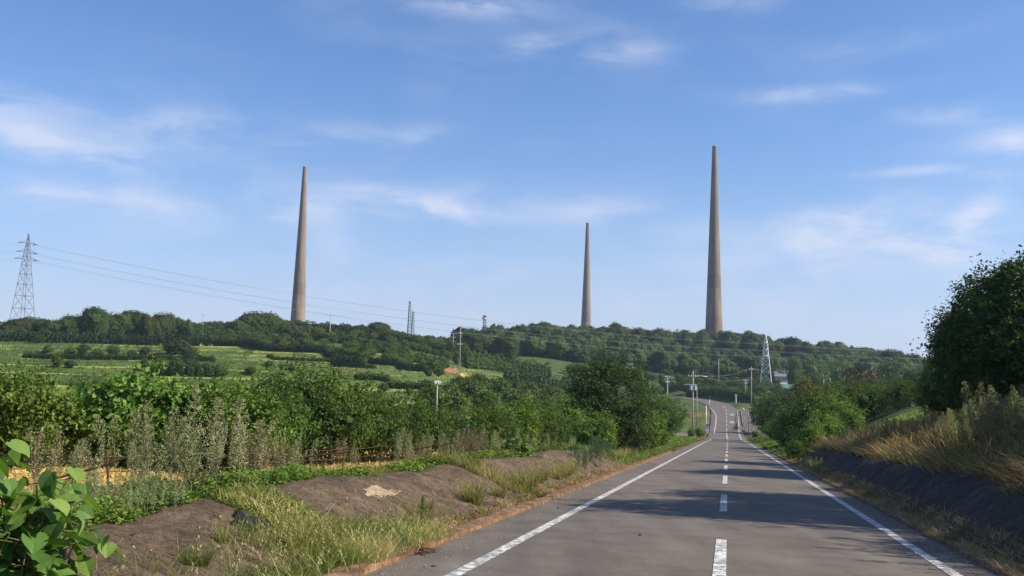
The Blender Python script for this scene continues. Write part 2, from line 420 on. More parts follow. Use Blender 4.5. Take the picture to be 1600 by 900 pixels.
def road_st(x, y):
    x = np.asarray(x, float); y = np.asarray(y, float)
    p = np.stack([x, y], -1) - O0
    s = p @ DS; t = p @ DT
    far = (s > 165) & (s < 520) & (np.abs(t) < 260)
    if far.any():
        idx = np.where(far.ravel())[0]
        sub = np.arange(np.searchsorted(RS, 155), len(RS), 3)
        A = RXYZ[sub, :2]
        xr, yr = x.ravel()[idx], y.ravel()[idx]
        sr, tr = s.ravel().copy(), t.ravel().copy()
        for a in range(0, len(idx), 20000):
            b = slice(a, a + 20000)
            d2 = (xr[b, None] - A[None, :, 0]) ** 2 + (yr[b, None] - A[None, :, 1]) ** 2
            j = sub[d2.argmin(1)]
            dx = xr[b] - RXYZ[j, 0]; dy = yr[b] - RXYZ[j, 1]
            sr[idx[b]] = RS[j] + dx * RT[j, 0] + dy * RT[j, 1]
            tr[idx[b]] = dx * RN[j, 0] + dy * RN[j, 1]
        s = sr.reshape(s.shape); t = tr.reshape(t.shape)
    return s, t

# ------------------------------------------------------------------ terrain
CP = [  # picture column, distance, height
 (-400, 24, -.3), (0, 22, -.6), (350, 24, -.8), (600, 30, -1.1), (-400, 50, .5), (0, 50, .0), (400, 50, -1.0), (800, 50, -2.0), (900, 70, -2.8),
 (-400, 100, 3), (0, 100, 1.0), (300, 100, .2), (600, 100, -1.5), (850, 100, -3.6), (-400, 160, 6), (0, 160, 2.8), (300, 160, 1.9), (600, 160, .2), (800, 160, -2.4), (950, 160, -5.2),
 (-400, 220, 9), (0, 220, 5.6), (300, 220, 5.8), (500, 220, 4.6), (700, 220, 1.4), (850, 220, -2.5), (1000, 220, -6.5),
 (-400, 300, 14), (0, 300, 11), (300, 300, 11.3), (500, 300, 10.7), (700, 300, 5.6), (760, 300, 3.7), (900, 300, -.5), (1000, 300, -2.5),
 (0, 350, 15), (300, 350, 16), (450, 350, 17), (600, 350, 14.5), (700, 350, 10.5), (850, 350, 4.0), (1000, 350, .5),
 (0, 400, 18), (300, 400, 20), (450, 400, 22), (600, 400, 19), (700, 400, 14), (850, 400, 10), (1000, 400, 6.0), (1100, 390, 2.0), (1200, 400, 2.6),
 (-400, 500, 22), (0, 500, 21), (300, 500, 23), (450, 500, 24), (600, 500, 21), (720, 500, 19), (850, 500, 24), (950, 500, 20), (1100, 480, 12), (1250, 480, 11), (1400, 480, 8), (1700, 480, 8),
 (-400, 650, 20), (300, 650, 24), (450, 700, 24), (700, 620, 20), (850, 600, 27), (1000, 600, 27), (1116, 630, 25), (1200, 600, 24), (1300, 600, 20), (1450, 600, 12), (1700, 600, 10),
 (200, 950, 20), (800, 935, 22), (1200, 950, 20), (1600, 950, 10), (300, 1600, 8), (800, 1600, 8), (1400, 1600, 6), (800, 3500, 0), (0, 3500, 0), (1600, 3500, 0),
 (1300, 60, .2), (1400, 60, .4), (1500, 40, .5), (1600, 50, .9), (2200, 50, 1.2), (1300, 100, -1.5), (1400, 100, .2), (1600, 100, .9), (2200, 100, 2),
 (1250, 160, -5.5), (1400, 160, -2), (1600, 160, 0), (2200, 160, 2), (1250, 229, -7.5), (1400, 229, -4), (1600, 229, -1), (1250, 300, -3), (1400, 300, -1), (1600, 300, 2), (1400, 400, 4), (1600, 400, 5), (2300, 400, 8)]
_cx = []; _cz = []
for (px, Y, py) in ((1116.5, 644, 229.5), (476.5, 714, 261.5), (918.2, 935, 349)):
    q = P(px, py, Y); CP.append((px, Y, q[2] - 134)); CP.append((px + 25, Y - 4, q[2] - 134.5))
for (px, Y, z) in CP:
    x, y = xy(px, Y, z); _cx.append((x, y)); _cz.append(z)
for a in range(60, 300, 30):                          # behind and beside the camera
    for r_, z in ((40, 0.3), (200, 3), (1500, 0)):
        _cx.append((r_ * math.sin(R(a)), r_ * math.cos(R(a)))); _cz.append(z)
for s_, t_, z in ((5, -14, 0.1), (-20, -14, .6), (5, 14, 1.9), (-20, 14, 2.4), (25, 14, 1.0)):
    q = st2xy(float(s_), float(t_)); _cx.append(tuple(q)); _cz.append(z)
_cx = np.array(_cx); _cz = np.array(_cz)
def _warp(x, y):
    r = np.hypot(x, y) + 12.0
    return np.stack([np.log(r) * x / r, np.log(r) * y / r], -1) * 1.0 if False else np.stack([np.arctan2(x, y + 0.0) * 1.6, np.log(r)], -1)
_w = _warp(_cx[:, 0], _cx[:, 1])
def _phi(d): return d * d * np.log(d + 1e-6)
_n = len(_w)
_K = _phi(np.linalg.norm(_w[:, None] - _w[None], axis=-1)) + np.eye(_n) * 0.002
_Pm = np.hstack([np.ones((_n, 1)), _w])
_sol = np.linalg.solve(np.block([[_K, _Pm], [_Pm.T, np.zeros((3, 3))]]), np.concatenate([_cz, np.zeros(3)]))
def macro(x, y):
    sh = np.shape(x); w = _warp(np.ravel(x), np.ravel(y))
    o = np.empty(len(w))
    for a in range(0, len(w), 40000):
        b = w[a:a + 40000]
        o[a:a + 40000] = _phi(np.linalg.norm(b[:, None] - _w[None], axis=-1)) @ _sol[:_n] + _sol[_n] + b @ _sol[_n + 1:]
    return o.reshape(sh)
def sstep(a, b, x):
    k = np.clip((np.asarray(x, float) - a) / (b - a), 0, 1); return k * k * (3 - 2 * k)
_gs = [(rng.random() * 6.28, rng.random() * 6.28, rng.random() * 6.28) for _ in range(12)]
def vnoise(x, y, L):
    """cheap smooth noise, about -1..1, wavelength L"""
    o = 0
    for k, (a, p, q) in enumerate(_gs[:6]):
        kk = 6.283 / (L * (0.6 + 0.17 * k))
        o = o + np.sin((x * math.cos(a) + y * math.sin(a)) * kk + p + 1.3 * np.sin((x * math.sin(a) - y * math.cos(a)) * kk * .7 + q))
    return o / 6 * 1.6
def side_h(s, t):
    """height of the banks beside the road over the road surface"""
    A = (.46 + .15 * sstep(10, 13, s)) * (1 - sstep(42, 60, s)) * (1 + .08 * np.sin(s * .55) + .03 * np.sin(s * 1.7))
    A = A + .38 * np.exp(-((s - 92) / 5.0) ** 2)
    tl = -t
    hl = A * (sstep(4.6, 6.5, tl) - .35 * sstep(6.6, 8.2, tl))
    near = 1 - sstep(48, 75, s)
    hr = (sstep(3.7, 5.1, t) * .86 + np.clip(t - 5.1, 0, 20) * .22 * (1 - sstep(5, 16, t) * .55)) * near
    hr = hr + (1 - near) * np.clip(t - 4.0, 0, 30) * .18
    return np.where(t < 0, hl, hr)
TSTEP = 1.55
def _dense(pts, drop):
    pts = np.array(pts, float)
    cum = np.concatenate([[0], np.cumsum(np.hypot(*np.diff(pts[:, :2], axis=0).T))]); u = np.arange(0, cum[-1], 1.0)
    q = np.stack([np.interp(u, cum, pts[:, i]) for i in range(3)], 1)
    for i in range(3): q[:, i] = smooth(q[:, i], 4)
    q[:, 2] -= drop
    return q
def _lvl(p, d=.05):
    s_, _t = road_st(p[:1], p[1:2]); p = np.array(p); p[2] = float(road_z(s_)[0]) - d; return p
_a = rpt(219, -3.4); _a[2] -= .03
_b0 = rpt(230, 6.6); _c0 = rpt(286, 4.6)
SIDE = [(_dense([_a, P(1095, 676.5, 219), P(1078, 678.0, 215), P(1050, 678, 208), P(990, 674, 200), P(900, 662, 195)], .0), 6.4),
        (_dense([_lvl(_b0), _lvl(P(1169, 667, 236)), _lvl(P(1171, 660, 245)), _lvl(P(1171, 652, 258)), _lvl(P(1169, 645.5, 270)), _lvl(P(1167, 641.5, 281))], .02), 3.6),
        (_dense([_lvl(_c0), _lvl(P(1164, 639.5, 286)), P(1176, 640, 286), P(1200, 641, 290), P(1240, 640, 300)], .03), 5.5)]
def side_blend(x, y, z):
    m_ = (y > 180) & (y < 310) & (np.abs(x) < 110)
    if not m_.any(): return z
    idx = np.where(m_.ravel())[0]; xr, yr, zr = x.ravel()[idx], y.ravel()[idx], z.ravel().copy()
    for q, w_ in SIDE:
        for a in range(0, len(idx), 20000):
            b = slice(a, a + 20000); d2 = (xr[b, None] - q[None, :, 0]) ** 2 + (yr[b, None] - q[None, :, 1]) ** 2
            j = d2.argmin(1); d = np.sqrt(d2.min(1)); k = 1 - sstep(w_ / 2 + 1.0, w_ / 2 + 5, d)
            zr[idx[b]] = zr[idx[b]] * (1 - k) + (q[j, 2] - .30) * k
    return zr.reshape(z.shape)
def surf(x, y, terr=True):
    x = np.asarray(x, float); y = np.asarray(y, float)
    z = macro(x, y)
    r = np.hypot(x, y); azx = np.degrees(np.arctan2(x, y))
    z = z + vnoise(x, y, 60) * .35 * sstep(60, 160, r) + vnoise(x + 31, y - 7, 9) * .05
    # terraces on the left-hand slope
    tz = sstep(70, 100, r) * (1 - sstep(318, 345, r)) * (1 - sstep(-2.5, 0.5, azx))
    zz = z + vnoise(x, y, 70) * .35
    f = zz / TSTEP; fr = f - np.floor(f)
    st_ = (np.floor(f) + sstep(.80, 1.0, fr)) * TSTEP
    z = z + tz * (st_ - zz) * .92
    s, t = road_st(x, y)
    zr = road_z(s)
    at = np.abs(t)
    hs = side_h(s, t)
    far = s > 170
    w_in = np.where(far, 5.0, np.where(t < 0, 7.5, 6.5)); w_out = np.where(far, 16.0, np.where(t < 0, 13.0, 18.0))
    w = 1 - sstep(0, 1, (at - w_in) / (w_out - w_in))
    w = w * (s > -58) * (s < RS[-1] - 5)
    base = zr + hs - 0.03 - 0.0009 * np.maximum(s, 0) * (at < 4.6)
    z = z * (1 - w) + base * w
    if z.ndim and z.size: z = side_blend(x, y, z)
    return z
def gz(x, y): return float(surf(np.array([x]), np.array([y]))[0])
def hit(px, py, y0=6.0, y1=700.0):
    """where the ray through a picture point meets the ground"""
    Y = np.geomspace(y0, y1, 700); d = ray(px, py)
    x = d[0] / d[1] * Y; z = CAM_H + d[2] / d[1] * Y
    g = surf(x, Y) - z
    k = np.where(g > 0)[0]
    k = k[0] if len(k) else len(Y) - 1
    return np.array([x[k], Y[k], surf(x[k:k + 1], Y[k:k + 1])[0]])
def road_hit(px, py, s0=8.0, s1=340.0):
    """picture point -> point on the road surface"""
    Y = np.linspace(s0, s1, 3000); d = ray(px, py)
    x = d[0] / d[1] * Y; z = CAM_H + d[2] / d[1] * Y
    s, t = road_st(x, Y)
    k = np.argmax(road_z(s) - z > 0)
    return s[k], t[k]

# one sheet of ground, rings round the camera
ang = np.concatenate([np.linspace(-180, -44, 46), np.linspace(-41, 41, 620), np.linspace(44, 180, 46)[:-1]])
rad = np.concatenate([[0.6], np.geomspace(1.0, 12, 60), np.geomspace(12.15, 460, 560), np.geomspace(465, 1900, 100)])
AG, RG = np.meshgrid(R(1) * ang, rad, indexing='ij')
GX, GY = RG * np.sin(AG), RG * np.cos(AG)
GZ = surf(GX, GY)
na, nr = GX.shape
i = np.arange(na)[:, None]; j = np.arange(nr - 1)[None]; i2 = (i + 1) % na
gq = np.stack([i * nr + j, i * nr + j + 1, i2 * nr + j + 1, i2 * nr + j], -1).reshape(-1, 4)
mb = MB(); mb.add(np.stack([GX, GY, GZ], -1), gq)
mb.add([[0, 0, gz(0, 0)]] + [[GX[k, 0], GY[k, 0], GZ[k, 0]] for k in range(na)], t=[[0, k + 1, (k + 1) % na + 1] for k in range(na)])
gx, gy = GX.ravel(), GY.ravel()
gs, gt = road_st(gx, gy)
gr = np.hypot(gx, gy); gaz = np.degrees(np.arctan2(gx, gy))
def lerp(c, d, w): return c * (1 - w[:, None]) + np.array(d) * w[:, None]
n1, n2, n3 = vnoise(gx, gy, 18), vnoise(gx + 90, gy + 40, 5), vnoise(gx - 50, gy + 13, 70)
c = np.tile(np.array([.060, .095, .026]), (len(gx), 1))
c = lerp(c, (.085, .085, .035), sstep(.2, .9, n1) * .6)
# terraced grassland
gterr = sstep(45, 80, gr) * (1 - sstep(318, 335, gr)) * (1 - sstep(-2.0, 1.0, gaz))
zz = macro(gx, gy) + vnoise(gx, gy, 60) * .35 * sstep(60, 160, gr) + vnoise(gx + 31, gy - 7, 9) * .05 + vnoise(gx, gy, 70) * .35
fr = zz / TSTEP - np.floor(zz / TSTEP)
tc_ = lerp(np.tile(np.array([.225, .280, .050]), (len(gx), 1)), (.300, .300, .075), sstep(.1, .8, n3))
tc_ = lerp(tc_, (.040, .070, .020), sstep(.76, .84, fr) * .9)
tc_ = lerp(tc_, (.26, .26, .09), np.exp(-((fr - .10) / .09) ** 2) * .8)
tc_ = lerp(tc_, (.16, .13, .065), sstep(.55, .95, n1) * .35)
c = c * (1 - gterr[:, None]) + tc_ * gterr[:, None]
# straw field behind the left verge
st_f = sstep(-19, -16, gt) * (1 - sstep(-10.5, -9.0, gt)) * sstep(-10, 6, gs) * (1 - sstep(40, 60, gs))
c = lerp(c, (.34, .24, .10), st_f * .95)
c = lerp(c, (.40, .32, .12), st_f * sstep(0, .8, n2) * .6)
# red and ochre bare soil up the slope
for (px, Y, rx, ry, col) in ((712, 306, 6, 5.5, (.26, .12, .065)), (735, 297, 12, 2.6, (.42, .30, .12)), (762, 292, 3.5, 2.2, (.42, .30, .12)), (290, 306, 9, 3, (.36, .30, .12))):
    x_, y_ = xy(px, Y, 5)
    d_ = np.sqrt(((gx - x_) / rx) ** 2 + ((gy - y_) / ry) ** 2) + .15 * n2
    c = lerp(c, col, 1 - sstep(.8, 1.1, d_))
# dirt beside the asphalt
dirt = np.exp(-((np.abs(gt) - 4.4) / .9) ** 2) * (gs < 300)
c = lerp(c, (.13, .085, .05), dirt * .8)
# bank between the roads, worn brown
x_, y_ = xy(1090, 262, -5)
d_ = np.hypot((gx - x_) / 9, (gy - y_) / 22)
c = lerp(c, (.17, .13, .06), (1 - sstep(.5, 1.1, d_)) * sstep(-.5, .5, n1) * .8)
# right bank
rb = sstep(3.6, 4.2, gt) * (1 - sstep(9, 14, gt)) * (1 - sstep(60, 90, gs)) * (gs > -60)
c = lerp(c, (.10, .085, .045), rb * .7)
# wood floor
wood = sstep(425, 445, gr) * (1 - sstep(1500, 2500, gr))
c = lerp(c, (.030, .045, .018), wood * .8)
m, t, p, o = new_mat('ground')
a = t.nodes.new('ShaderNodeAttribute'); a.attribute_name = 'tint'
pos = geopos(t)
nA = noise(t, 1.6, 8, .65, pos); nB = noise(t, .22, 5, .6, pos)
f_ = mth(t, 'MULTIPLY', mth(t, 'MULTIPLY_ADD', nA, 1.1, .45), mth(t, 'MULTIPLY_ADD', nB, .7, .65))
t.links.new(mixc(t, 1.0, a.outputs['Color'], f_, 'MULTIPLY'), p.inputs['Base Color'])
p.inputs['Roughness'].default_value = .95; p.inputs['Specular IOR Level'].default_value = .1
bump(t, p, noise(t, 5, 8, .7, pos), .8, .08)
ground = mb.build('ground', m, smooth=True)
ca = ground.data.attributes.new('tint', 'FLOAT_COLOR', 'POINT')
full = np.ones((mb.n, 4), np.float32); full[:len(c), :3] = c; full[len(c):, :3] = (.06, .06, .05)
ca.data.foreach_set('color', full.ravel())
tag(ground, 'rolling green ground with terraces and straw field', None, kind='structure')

# ------------------------------------------------------------------ road, kerbs, markings
def strip(mb, s, tl, dz, rnd=.5, mi=0):
    """sheet along the road at offsets tl (list) with heights dz"""
    s = np.asarray(s, float); k = len(tl)
    v = np.stack([rpt(s, t_, 0) + np.stack([0 * s, 0 * s, (d_ if not callable(d_) else d_(s)) + 0 * s], -1) for t_, d_ in zip(tl, dz)], 1)
    i = np.arange(len(s) - 1)[:, None] * k; j = np.arange(k - 1)[None]
    mb.add(v, np.stack([i + j, i + j + 1, i + k + j + 1, i + k + j], -1).reshape(-1, 4), rnd=rnd, mi=mi)
def asphalt(name, base=.062, warm=1.0):
    m, t, p, o = new_mat(name)
    pos = geopos(t)
    fine = ramp(t, noise(t, 70, 2, .9, pos), [(.36, (0, 0, 0)), (.64, (1, 1, 1))]); mid = noise(t, 1.1, 6, .6, pos); big = noise(t, .16, 4, .6, pos)
    mp = t.nodes.new('ShaderNodeMapping'); mp.inputs['Rotation'].default_value = (0, 0, RA); mp.inputs['Scale'].default_value = (1.3, .05, 1)
    t.links.new(pos, mp.inputs[0]); trk = noise(t, 1.2, 4, .6, mp.outputs[0])
    v = mth(t, 'MULTIPLY', mth(t, 'MULTIPLY_ADD', fine, .55, .72), mth(t, 'MULTIPLY_ADD', mid, 1.0, .5))
    v = mth(t, 'MULTIPLY', v, mth(t, 'MULTIPLY_ADD', trk, .8, .6))
    col = mixc(t, ramp(t, big, [(.35, (0, 0, 0)), (.7, (1, 1, 1))]), (base * 1.08 * warm, base * .93, base * .78), (base * 1.22 * warm, base * 1.06, base * .91))
    pale = ramp(t, noise(t, 2.6, 3, .5, pos), [(.66, (0, 0, 0)), (.74, (1, 1, 1))])
    col = mixc(t, mth(t, 'MULTIPLY', pale, .35), col, (base * 1.9, base * 1.8, base * 1.65))
    vo = t.nodes.new('ShaderNodeTexVoronoi'); vo.feature = 'DISTANCE_TO_EDGE'; vo.inputs['Scale'].default_value = .42
    wv = t.nodes.new('ShaderNodeVectorMath'); wv.operation = 'ADD'
    nn_ = t.nodes.new('ShaderNodeTexNoise'); nn_.inputs['Scale'].default_value = 1.5; nn_.inputs['Detail'].default_value = 6; t.links.new(pos, nn_.inputs['Vector'])
    t.links.new(pos, wv.inputs[0]); t.links.new(nn_.outputs['Color'], wv.inputs[1]); t.links.new(wv.outputs[0], vo.inputs['Vector'])
    crk = mth(t, 'MULTIPLY', mth(t, 'LESS_THAN', vo.outputs['Distance'], .006), mth(t, 'GREATER_THAN', noise(t, .35, 2, .5, pos), .55))
    col = mixc(t, mth(t, 'MULTIPLY', crk, .45), col, (.02, .018, .016))
    oil = ramp(t, noise(t, .9, 5, .7, pos, .5), [(.60, (0, 0, 0)), (.72, (1, 1, 1))])
    col = mixc(t, mth(t, 'MULTIPLY', oil, .30), col, (base * .5, base * .47, base * .42))
    t.links.new(mixc(t, 1.0, col, v, 'MULTIPLY'), p.inputs['Base Color'])
    p.inputs['Roughness'].default_value = .82; p.inputs['Specular IOR Level'].default_value = .3
    bump(t, p, fine, .35, .01)
    return m
M['asphalt'] = asphalt('asphalt', .105)
mb = MB()
sr = np.arange(-55, RS[-1] - 6, 1.0)
wl = 3.95; wr = 3.58
strip(mb, sr, [-wl - .25, -wl, -3.2, -1.6, 0, 1.5, 2.9, wr, wr + .2], [-.6, -.01, .0, .02, .035, .02, .0, -.01, -.6])
road = mb.build('road', M['asphalt'], smooth=False)
tag(road, 'grey asphalt two-lane road running downhill then curving left', kind='structure')
def rdz(t_):  # crown of the carriageway
    return np.interp(t_, [-wl, -3.2, -1.6, 0, 1.5, 2.9, wr], [-.01, 0, .02, .035, .02, 0, -.01])

m, t, p, o = new_mat('road_paint')
pos = geopos(t)
w1 = ramp(t, noise(t, 7, 10, .85, pos), [(.48, (0, 0, 0)), (.53, (1, 1, 1))])
w2 = ramp(t, noise(t, 3.0, 4, .6, pos), [(.32, (.45, .45, .45)), (.50, (1, 1, 1))])
wear = mth(t, 'MULTIPLY', w1, w2)
t.links.new(mixc(t, mth(t, 'MULTIPLY_ADD', wear, .88, .12), (.13, .12, .11), (.66, .66, .64)), p.inputs['Base Color'])
p.inputs['Roughness'].default_value = .7
M['paint'] = m
mk = MB()
def line(s0, s1, t0, t1=None, w=.16, step=1.0, dz=.006):
    """painted line between two stations (offset may drift)"""
    t1 = t0 if t1 is None else t1
    n = max(2, int(abs(s1 - s0) / step) + 1)
    s = np.linspace(s0, s1, n); tt = np.linspace(t0, t1, n)
    L = []
    for sg in (-.5, .5):
        tq = tt + sg * w
        q = np.array([rpt(a_, b_) for a_, b_ in zip(s, tq)]); q[:, 2] += rdz(tq) + dz + .00006 * np.maximum(s, 0); L.append(q)
    v = np.stack(L, 1).reshape(-1, 3); i = np.arange(n - 1)[:, None] * 2
    mk.add(v, i + [0, 1, 3, 2])
line(-20, 168, -2.95, w=.17); line(-20, 172, 2.95, w=.17)
for k in range(-2, 19):
    line(10.25 + k * 10.9, 15.8 + k * 10.9, 0, w=.16)
def pline(pts, w=.17, dz=.012):
    st = [road_hit(*q) for q in pts]
    for (a0, b0), (a1, b1) in zip(st[:-1], st[1:]):
        n = max(2, int(abs(a1 - a0)) + 2)
        s = np.linspace(a0, a1, n); tt = np.linspace(b0, b1, n)
        ctr = np.array([rpt(x_, y_) for x_, y_ in zip(s, tt)])
        tg = np.gradient(ctr[:, :2], axis=0); tg /= np.linalg.norm(tg, axis=1)[:, None] + 1e-9
        nn = np.stack([tg[:, 1], -tg[:, 0], 0 * tg[:, 0]], 1) * w / 2
        v = np.stack([ctr - nn, ctr + nn], 1).reshape(-1, 3); i = np.arange(n - 1)[:, None] * 2
        s2, t2 = road_st(v[:, 0], v[:, 1]); v[:, 2] = road_z(s2) + rdz(t2) + dz + .006
        mk.add(v, i + [0, 1, 3, 2])
# lines past the junction
pline([(1111, 686.5), (1108, 688.5)], w=.4)
pline([(1115.5, 676.5), (1117.5, 668), (1118.8, 658), (1119, 651), (1117, 645), (1112.5, 640), (1107, 636.5)], w=.26)
pline([(1152.2, 641.5), (1153, 650), (1154.2, 661), (1154.6, 670), (1155.6, 680), (1158, 686), (1165, 690.5)], w=.24)
pline([(1152.2, 641.3), (1165, 641.0), (1176, 640.6)], w=.2)
for a_, b_ in (((1115.5, 677), (1118.5, 677.1)), ((1120.8, 677.1), (1123.6, 677.2)), ((1127, 677.3), (1130, 677.3)), ((1140, 677.6), (1143.5, 677.7)), ((1146, 677.9), (1150, 678.1)), ((1152.6, 678.3), (1155.5, 678.4))):
    pline([a_, b_], w=2.4)
for a_, b_ in (((1119, 631.4), (1123.5, 632.2)), ((1128.5, 634.3), (1132.5, 637.0)), ((1134.2, 640), (1134.6, 642.5)), ((1134.8, 645), (1134.9, 648)), ((1135, 650.5), (1135.1, 654)), ((1135.2, 656.5), (1135.3, 660)), ((1135.4, 662.5), (1135.5, 666)), ((1135.5, 669), (1135.6, 686))):
    pline([a_, b_], w=.2)
pline([(1160.8, 637.5), (1163.2, 640.2)], w=.45)
pline([(1112.5, 684.3), (1134.5, 684.6)], w=.7)          # stop line
pline([(1116.5, 687.0), (1127.5, 687.4)], w=2.4)          # worn writing on the lane, a pale block at this size
pline([(1104, 624.6), (1115, 626.0), (1130, 628.6), (1142, 632.4), (1152, 634.6), (1175, 637.2)], w=.22)
# two diamonds
for cy in (648.0, 659.9):
    s0, t0 = road_hit(1143.7, cy)
    L = []
    for kx, ky in ((-1, 0), (0, -1), (1, 0), (0, 1)):
        for q in (1.0, .42):
            pt = rpt(s0 + kx * 0 + ky * 3.3 * q, t0 + kx * .72 * q); pt[2] += rdz(t0) + .02; L.append(pt)
    mk.add(np.array(L), [[0, 2, 3, 1], [2, 4, 5, 3], [4, 6, 7, 5], [6, 0, 1, 7]])
marks = mk.build('road_markings', M['paint'])
tag(marks, 'white edge lines centre dashes diamonds and junction marks on asphalt', kind='structure')

# side roads
def side_road(name, k_, label):
    q, w = SIDE[k_]; q = q.copy()
    tg = np.gradient(q[:, :2], axis=0); tg /= np.linalg.norm(tg, axis=1)[:, None]
    nn = np.stack([tg[:, 1], -tg[:, 0], 0 * tg[:, 0]], 1)
    mb = MB(); L = []
    for k, dz in ((-w / 2 - .3, -.7), (-w / 2, 0), (0, .03), (w / 2, 0), (w / 2 + .3, -.7)):
        v = q + nn * k; v[:, 2] += dz; L.append(v)
    v = np.stack(L, 1).reshape(-1, 3); i = np.arange(len(q) - 1)[:, None] * 5; j = np.arange(4)[None]
    mb.add(v, np.stack([i + j, i + j + 1, i + 6 + j, i + 5 + j], -1).reshape(-1, 4))
    o = mb.build(name, M['asphalt']); tag(o, label, kind='structure')
side_road('side_road', 0, 'grey side road joining from the left at the junction')
side_road('side_road', 1, 'grey side road climbing on the right of the guard rail')
side_road('side_road', 2, 'pale side road leaving right at the top of the rise')

# kerbs
def kerbmat():
    m, t, p, o = new_mat('kerb_concrete'); pos = geopos(t)
    n = noise(t, 3.5, 8, .7, pos); n2 = noise(t, 22, 4, .7, pos)
    c = ramp(t, n, [(.34, (.045, .030, .018)), (.48, (.12, .062, .028)), (.60, (.22, .12, .055)), (.70, (.27, .20, .13))])
    t.links.new(mixc(t, 1.0, c, mth(t, 'MULTIPLY_ADD', n2, .8, .6), 'MULTIPLY'), p.inputs['Base Color'])
    p.inputs['Roughness'].default_value = .9; bump(t, p, n2, .6, .02); return m
M['kerb'] = kerbmat()
M['kerb_dark'] = plain('kerb_dark', (.06, .045, .032), .9, .5, 4, bmp=.4)
def kerb(name, s0, s1, t0, sg, label, mat='kerb', kk=1.0):
    mb = MB(); s = np.arange(s0, s1, .25)
    jit = lambda k: (lambda s_: k + .012 * np.sin(s_ * 3.1) + .010 * np.sin(s_ * 7.7 + 1))
    tl = [t0, t0 + sg * .02, t0 + sg * .17, t0 + sg * .22, t0 + sg * .34, t0 + sg * .5]
    dz = [-.06, jit(.055 * kk), jit(.07 * kk), jit(.03), jit(.035), -.08]
    if sg < 0: tl = tl[::-1]; dz = dz[::-1]
    strip(mb, s, tl, dz)
    tag(mb.build(name, M[mat]), label, 'kerb')
kerb('kerb', -8, 72, -3.91, -1, 'low orange-brown stained concrete kerb along the left edge of the road')
kerb('kerb', -8, 90, 3.56, 1, 'low dark kerb along the right edge of the road below the shaded bank')

# mortar-sprayed banks
def mortar(name, ca_, cb_, cc_):
    m, t, p, o = new_mat(name); pos = geopos(t)
    n = noise(t, 1.3, 9, .68, pos); n2 = noise(t, 30, 5, .75, pos); n3 = noise(t, .8, 3, .5, pos, .4)
    c = ramp(t, n, [(.30, ca_), (.52, cb_), (.74, cc_)])
    st = ramp(t, n3, [(.60, (0, 0, 0)), (.68, (1, 1, 1))])
    c = mixc(t, mth(t, 'MULTIPLY', st, .35), c, tuple(x * 1.7 for x in cb_))
    vo = t.nodes.new('ShaderNodeTexVoronoi'); vo.feature = 'DISTANCE_TO_EDGE'; vo.inputs['Scale'].default_value = 1.1
    wv = t.nodes.new('ShaderNodeVectorMath'); wv.operation = 'ADD'; nn_ = t.nodes.new('ShaderNodeTexNoise'); nn_.inputs['Scale'].default_value = 3; nn_.inputs['Detail'].default_value = 8
    t.links.new(pos, nn_.inputs['Vector']); t.links.new(pos, wv.inputs[0]); t.links.new(nn_.outputs['Color'], wv.inputs[1]); t.links.new(wv.outputs[0], vo.inputs['Vector'])
    crk = mth(t, 'MULTIPLY', mth(t, 'LESS_THAN', vo.outputs['Distance'], .012), mth(t, 'GREATER_THAN', n3, .52))
    c = mixc(t, mth(t, 'MULTIPLY', crk, .8), c, tuple(x * .25 for x in ca_))
    spk = ramp(t, noise(t, 9, 8, .8, pos), [(.36, (.45, .45, .45)), (.5, (1, 1, 1)), (.66, (1.5, 1.45, 1.4))])
    c = mixc(t, 1.0, c, spk, 'MULTIPLY')
    t.links.new(mixc(t, 1.0, c, mth(t, 'MULTIPLY_ADD', n2, .9, .55), 'MULTIPLY'), p.inputs['Base Color'])
    p.inputs['Roughness'].default_value = .92; p.inputs['Specular IOR Level'].default_value = .2
    bump(t, p, mth(t, 'ADD', mth(t, 'MULTIPLY', n2, .5), n), .95, .10); return m, t, p
M['mortar'], mt_, mp_ = mortar('mortar', (.060, .043, .030), (.125, .088, .060), (.20, .145, .10))
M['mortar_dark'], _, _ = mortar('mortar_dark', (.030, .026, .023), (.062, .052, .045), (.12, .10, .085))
M['mortar_pale'], _, _ = mortar('mortar_pale', (.26, .20, .13), (.38, .30, .19), (.46, .38, .26))
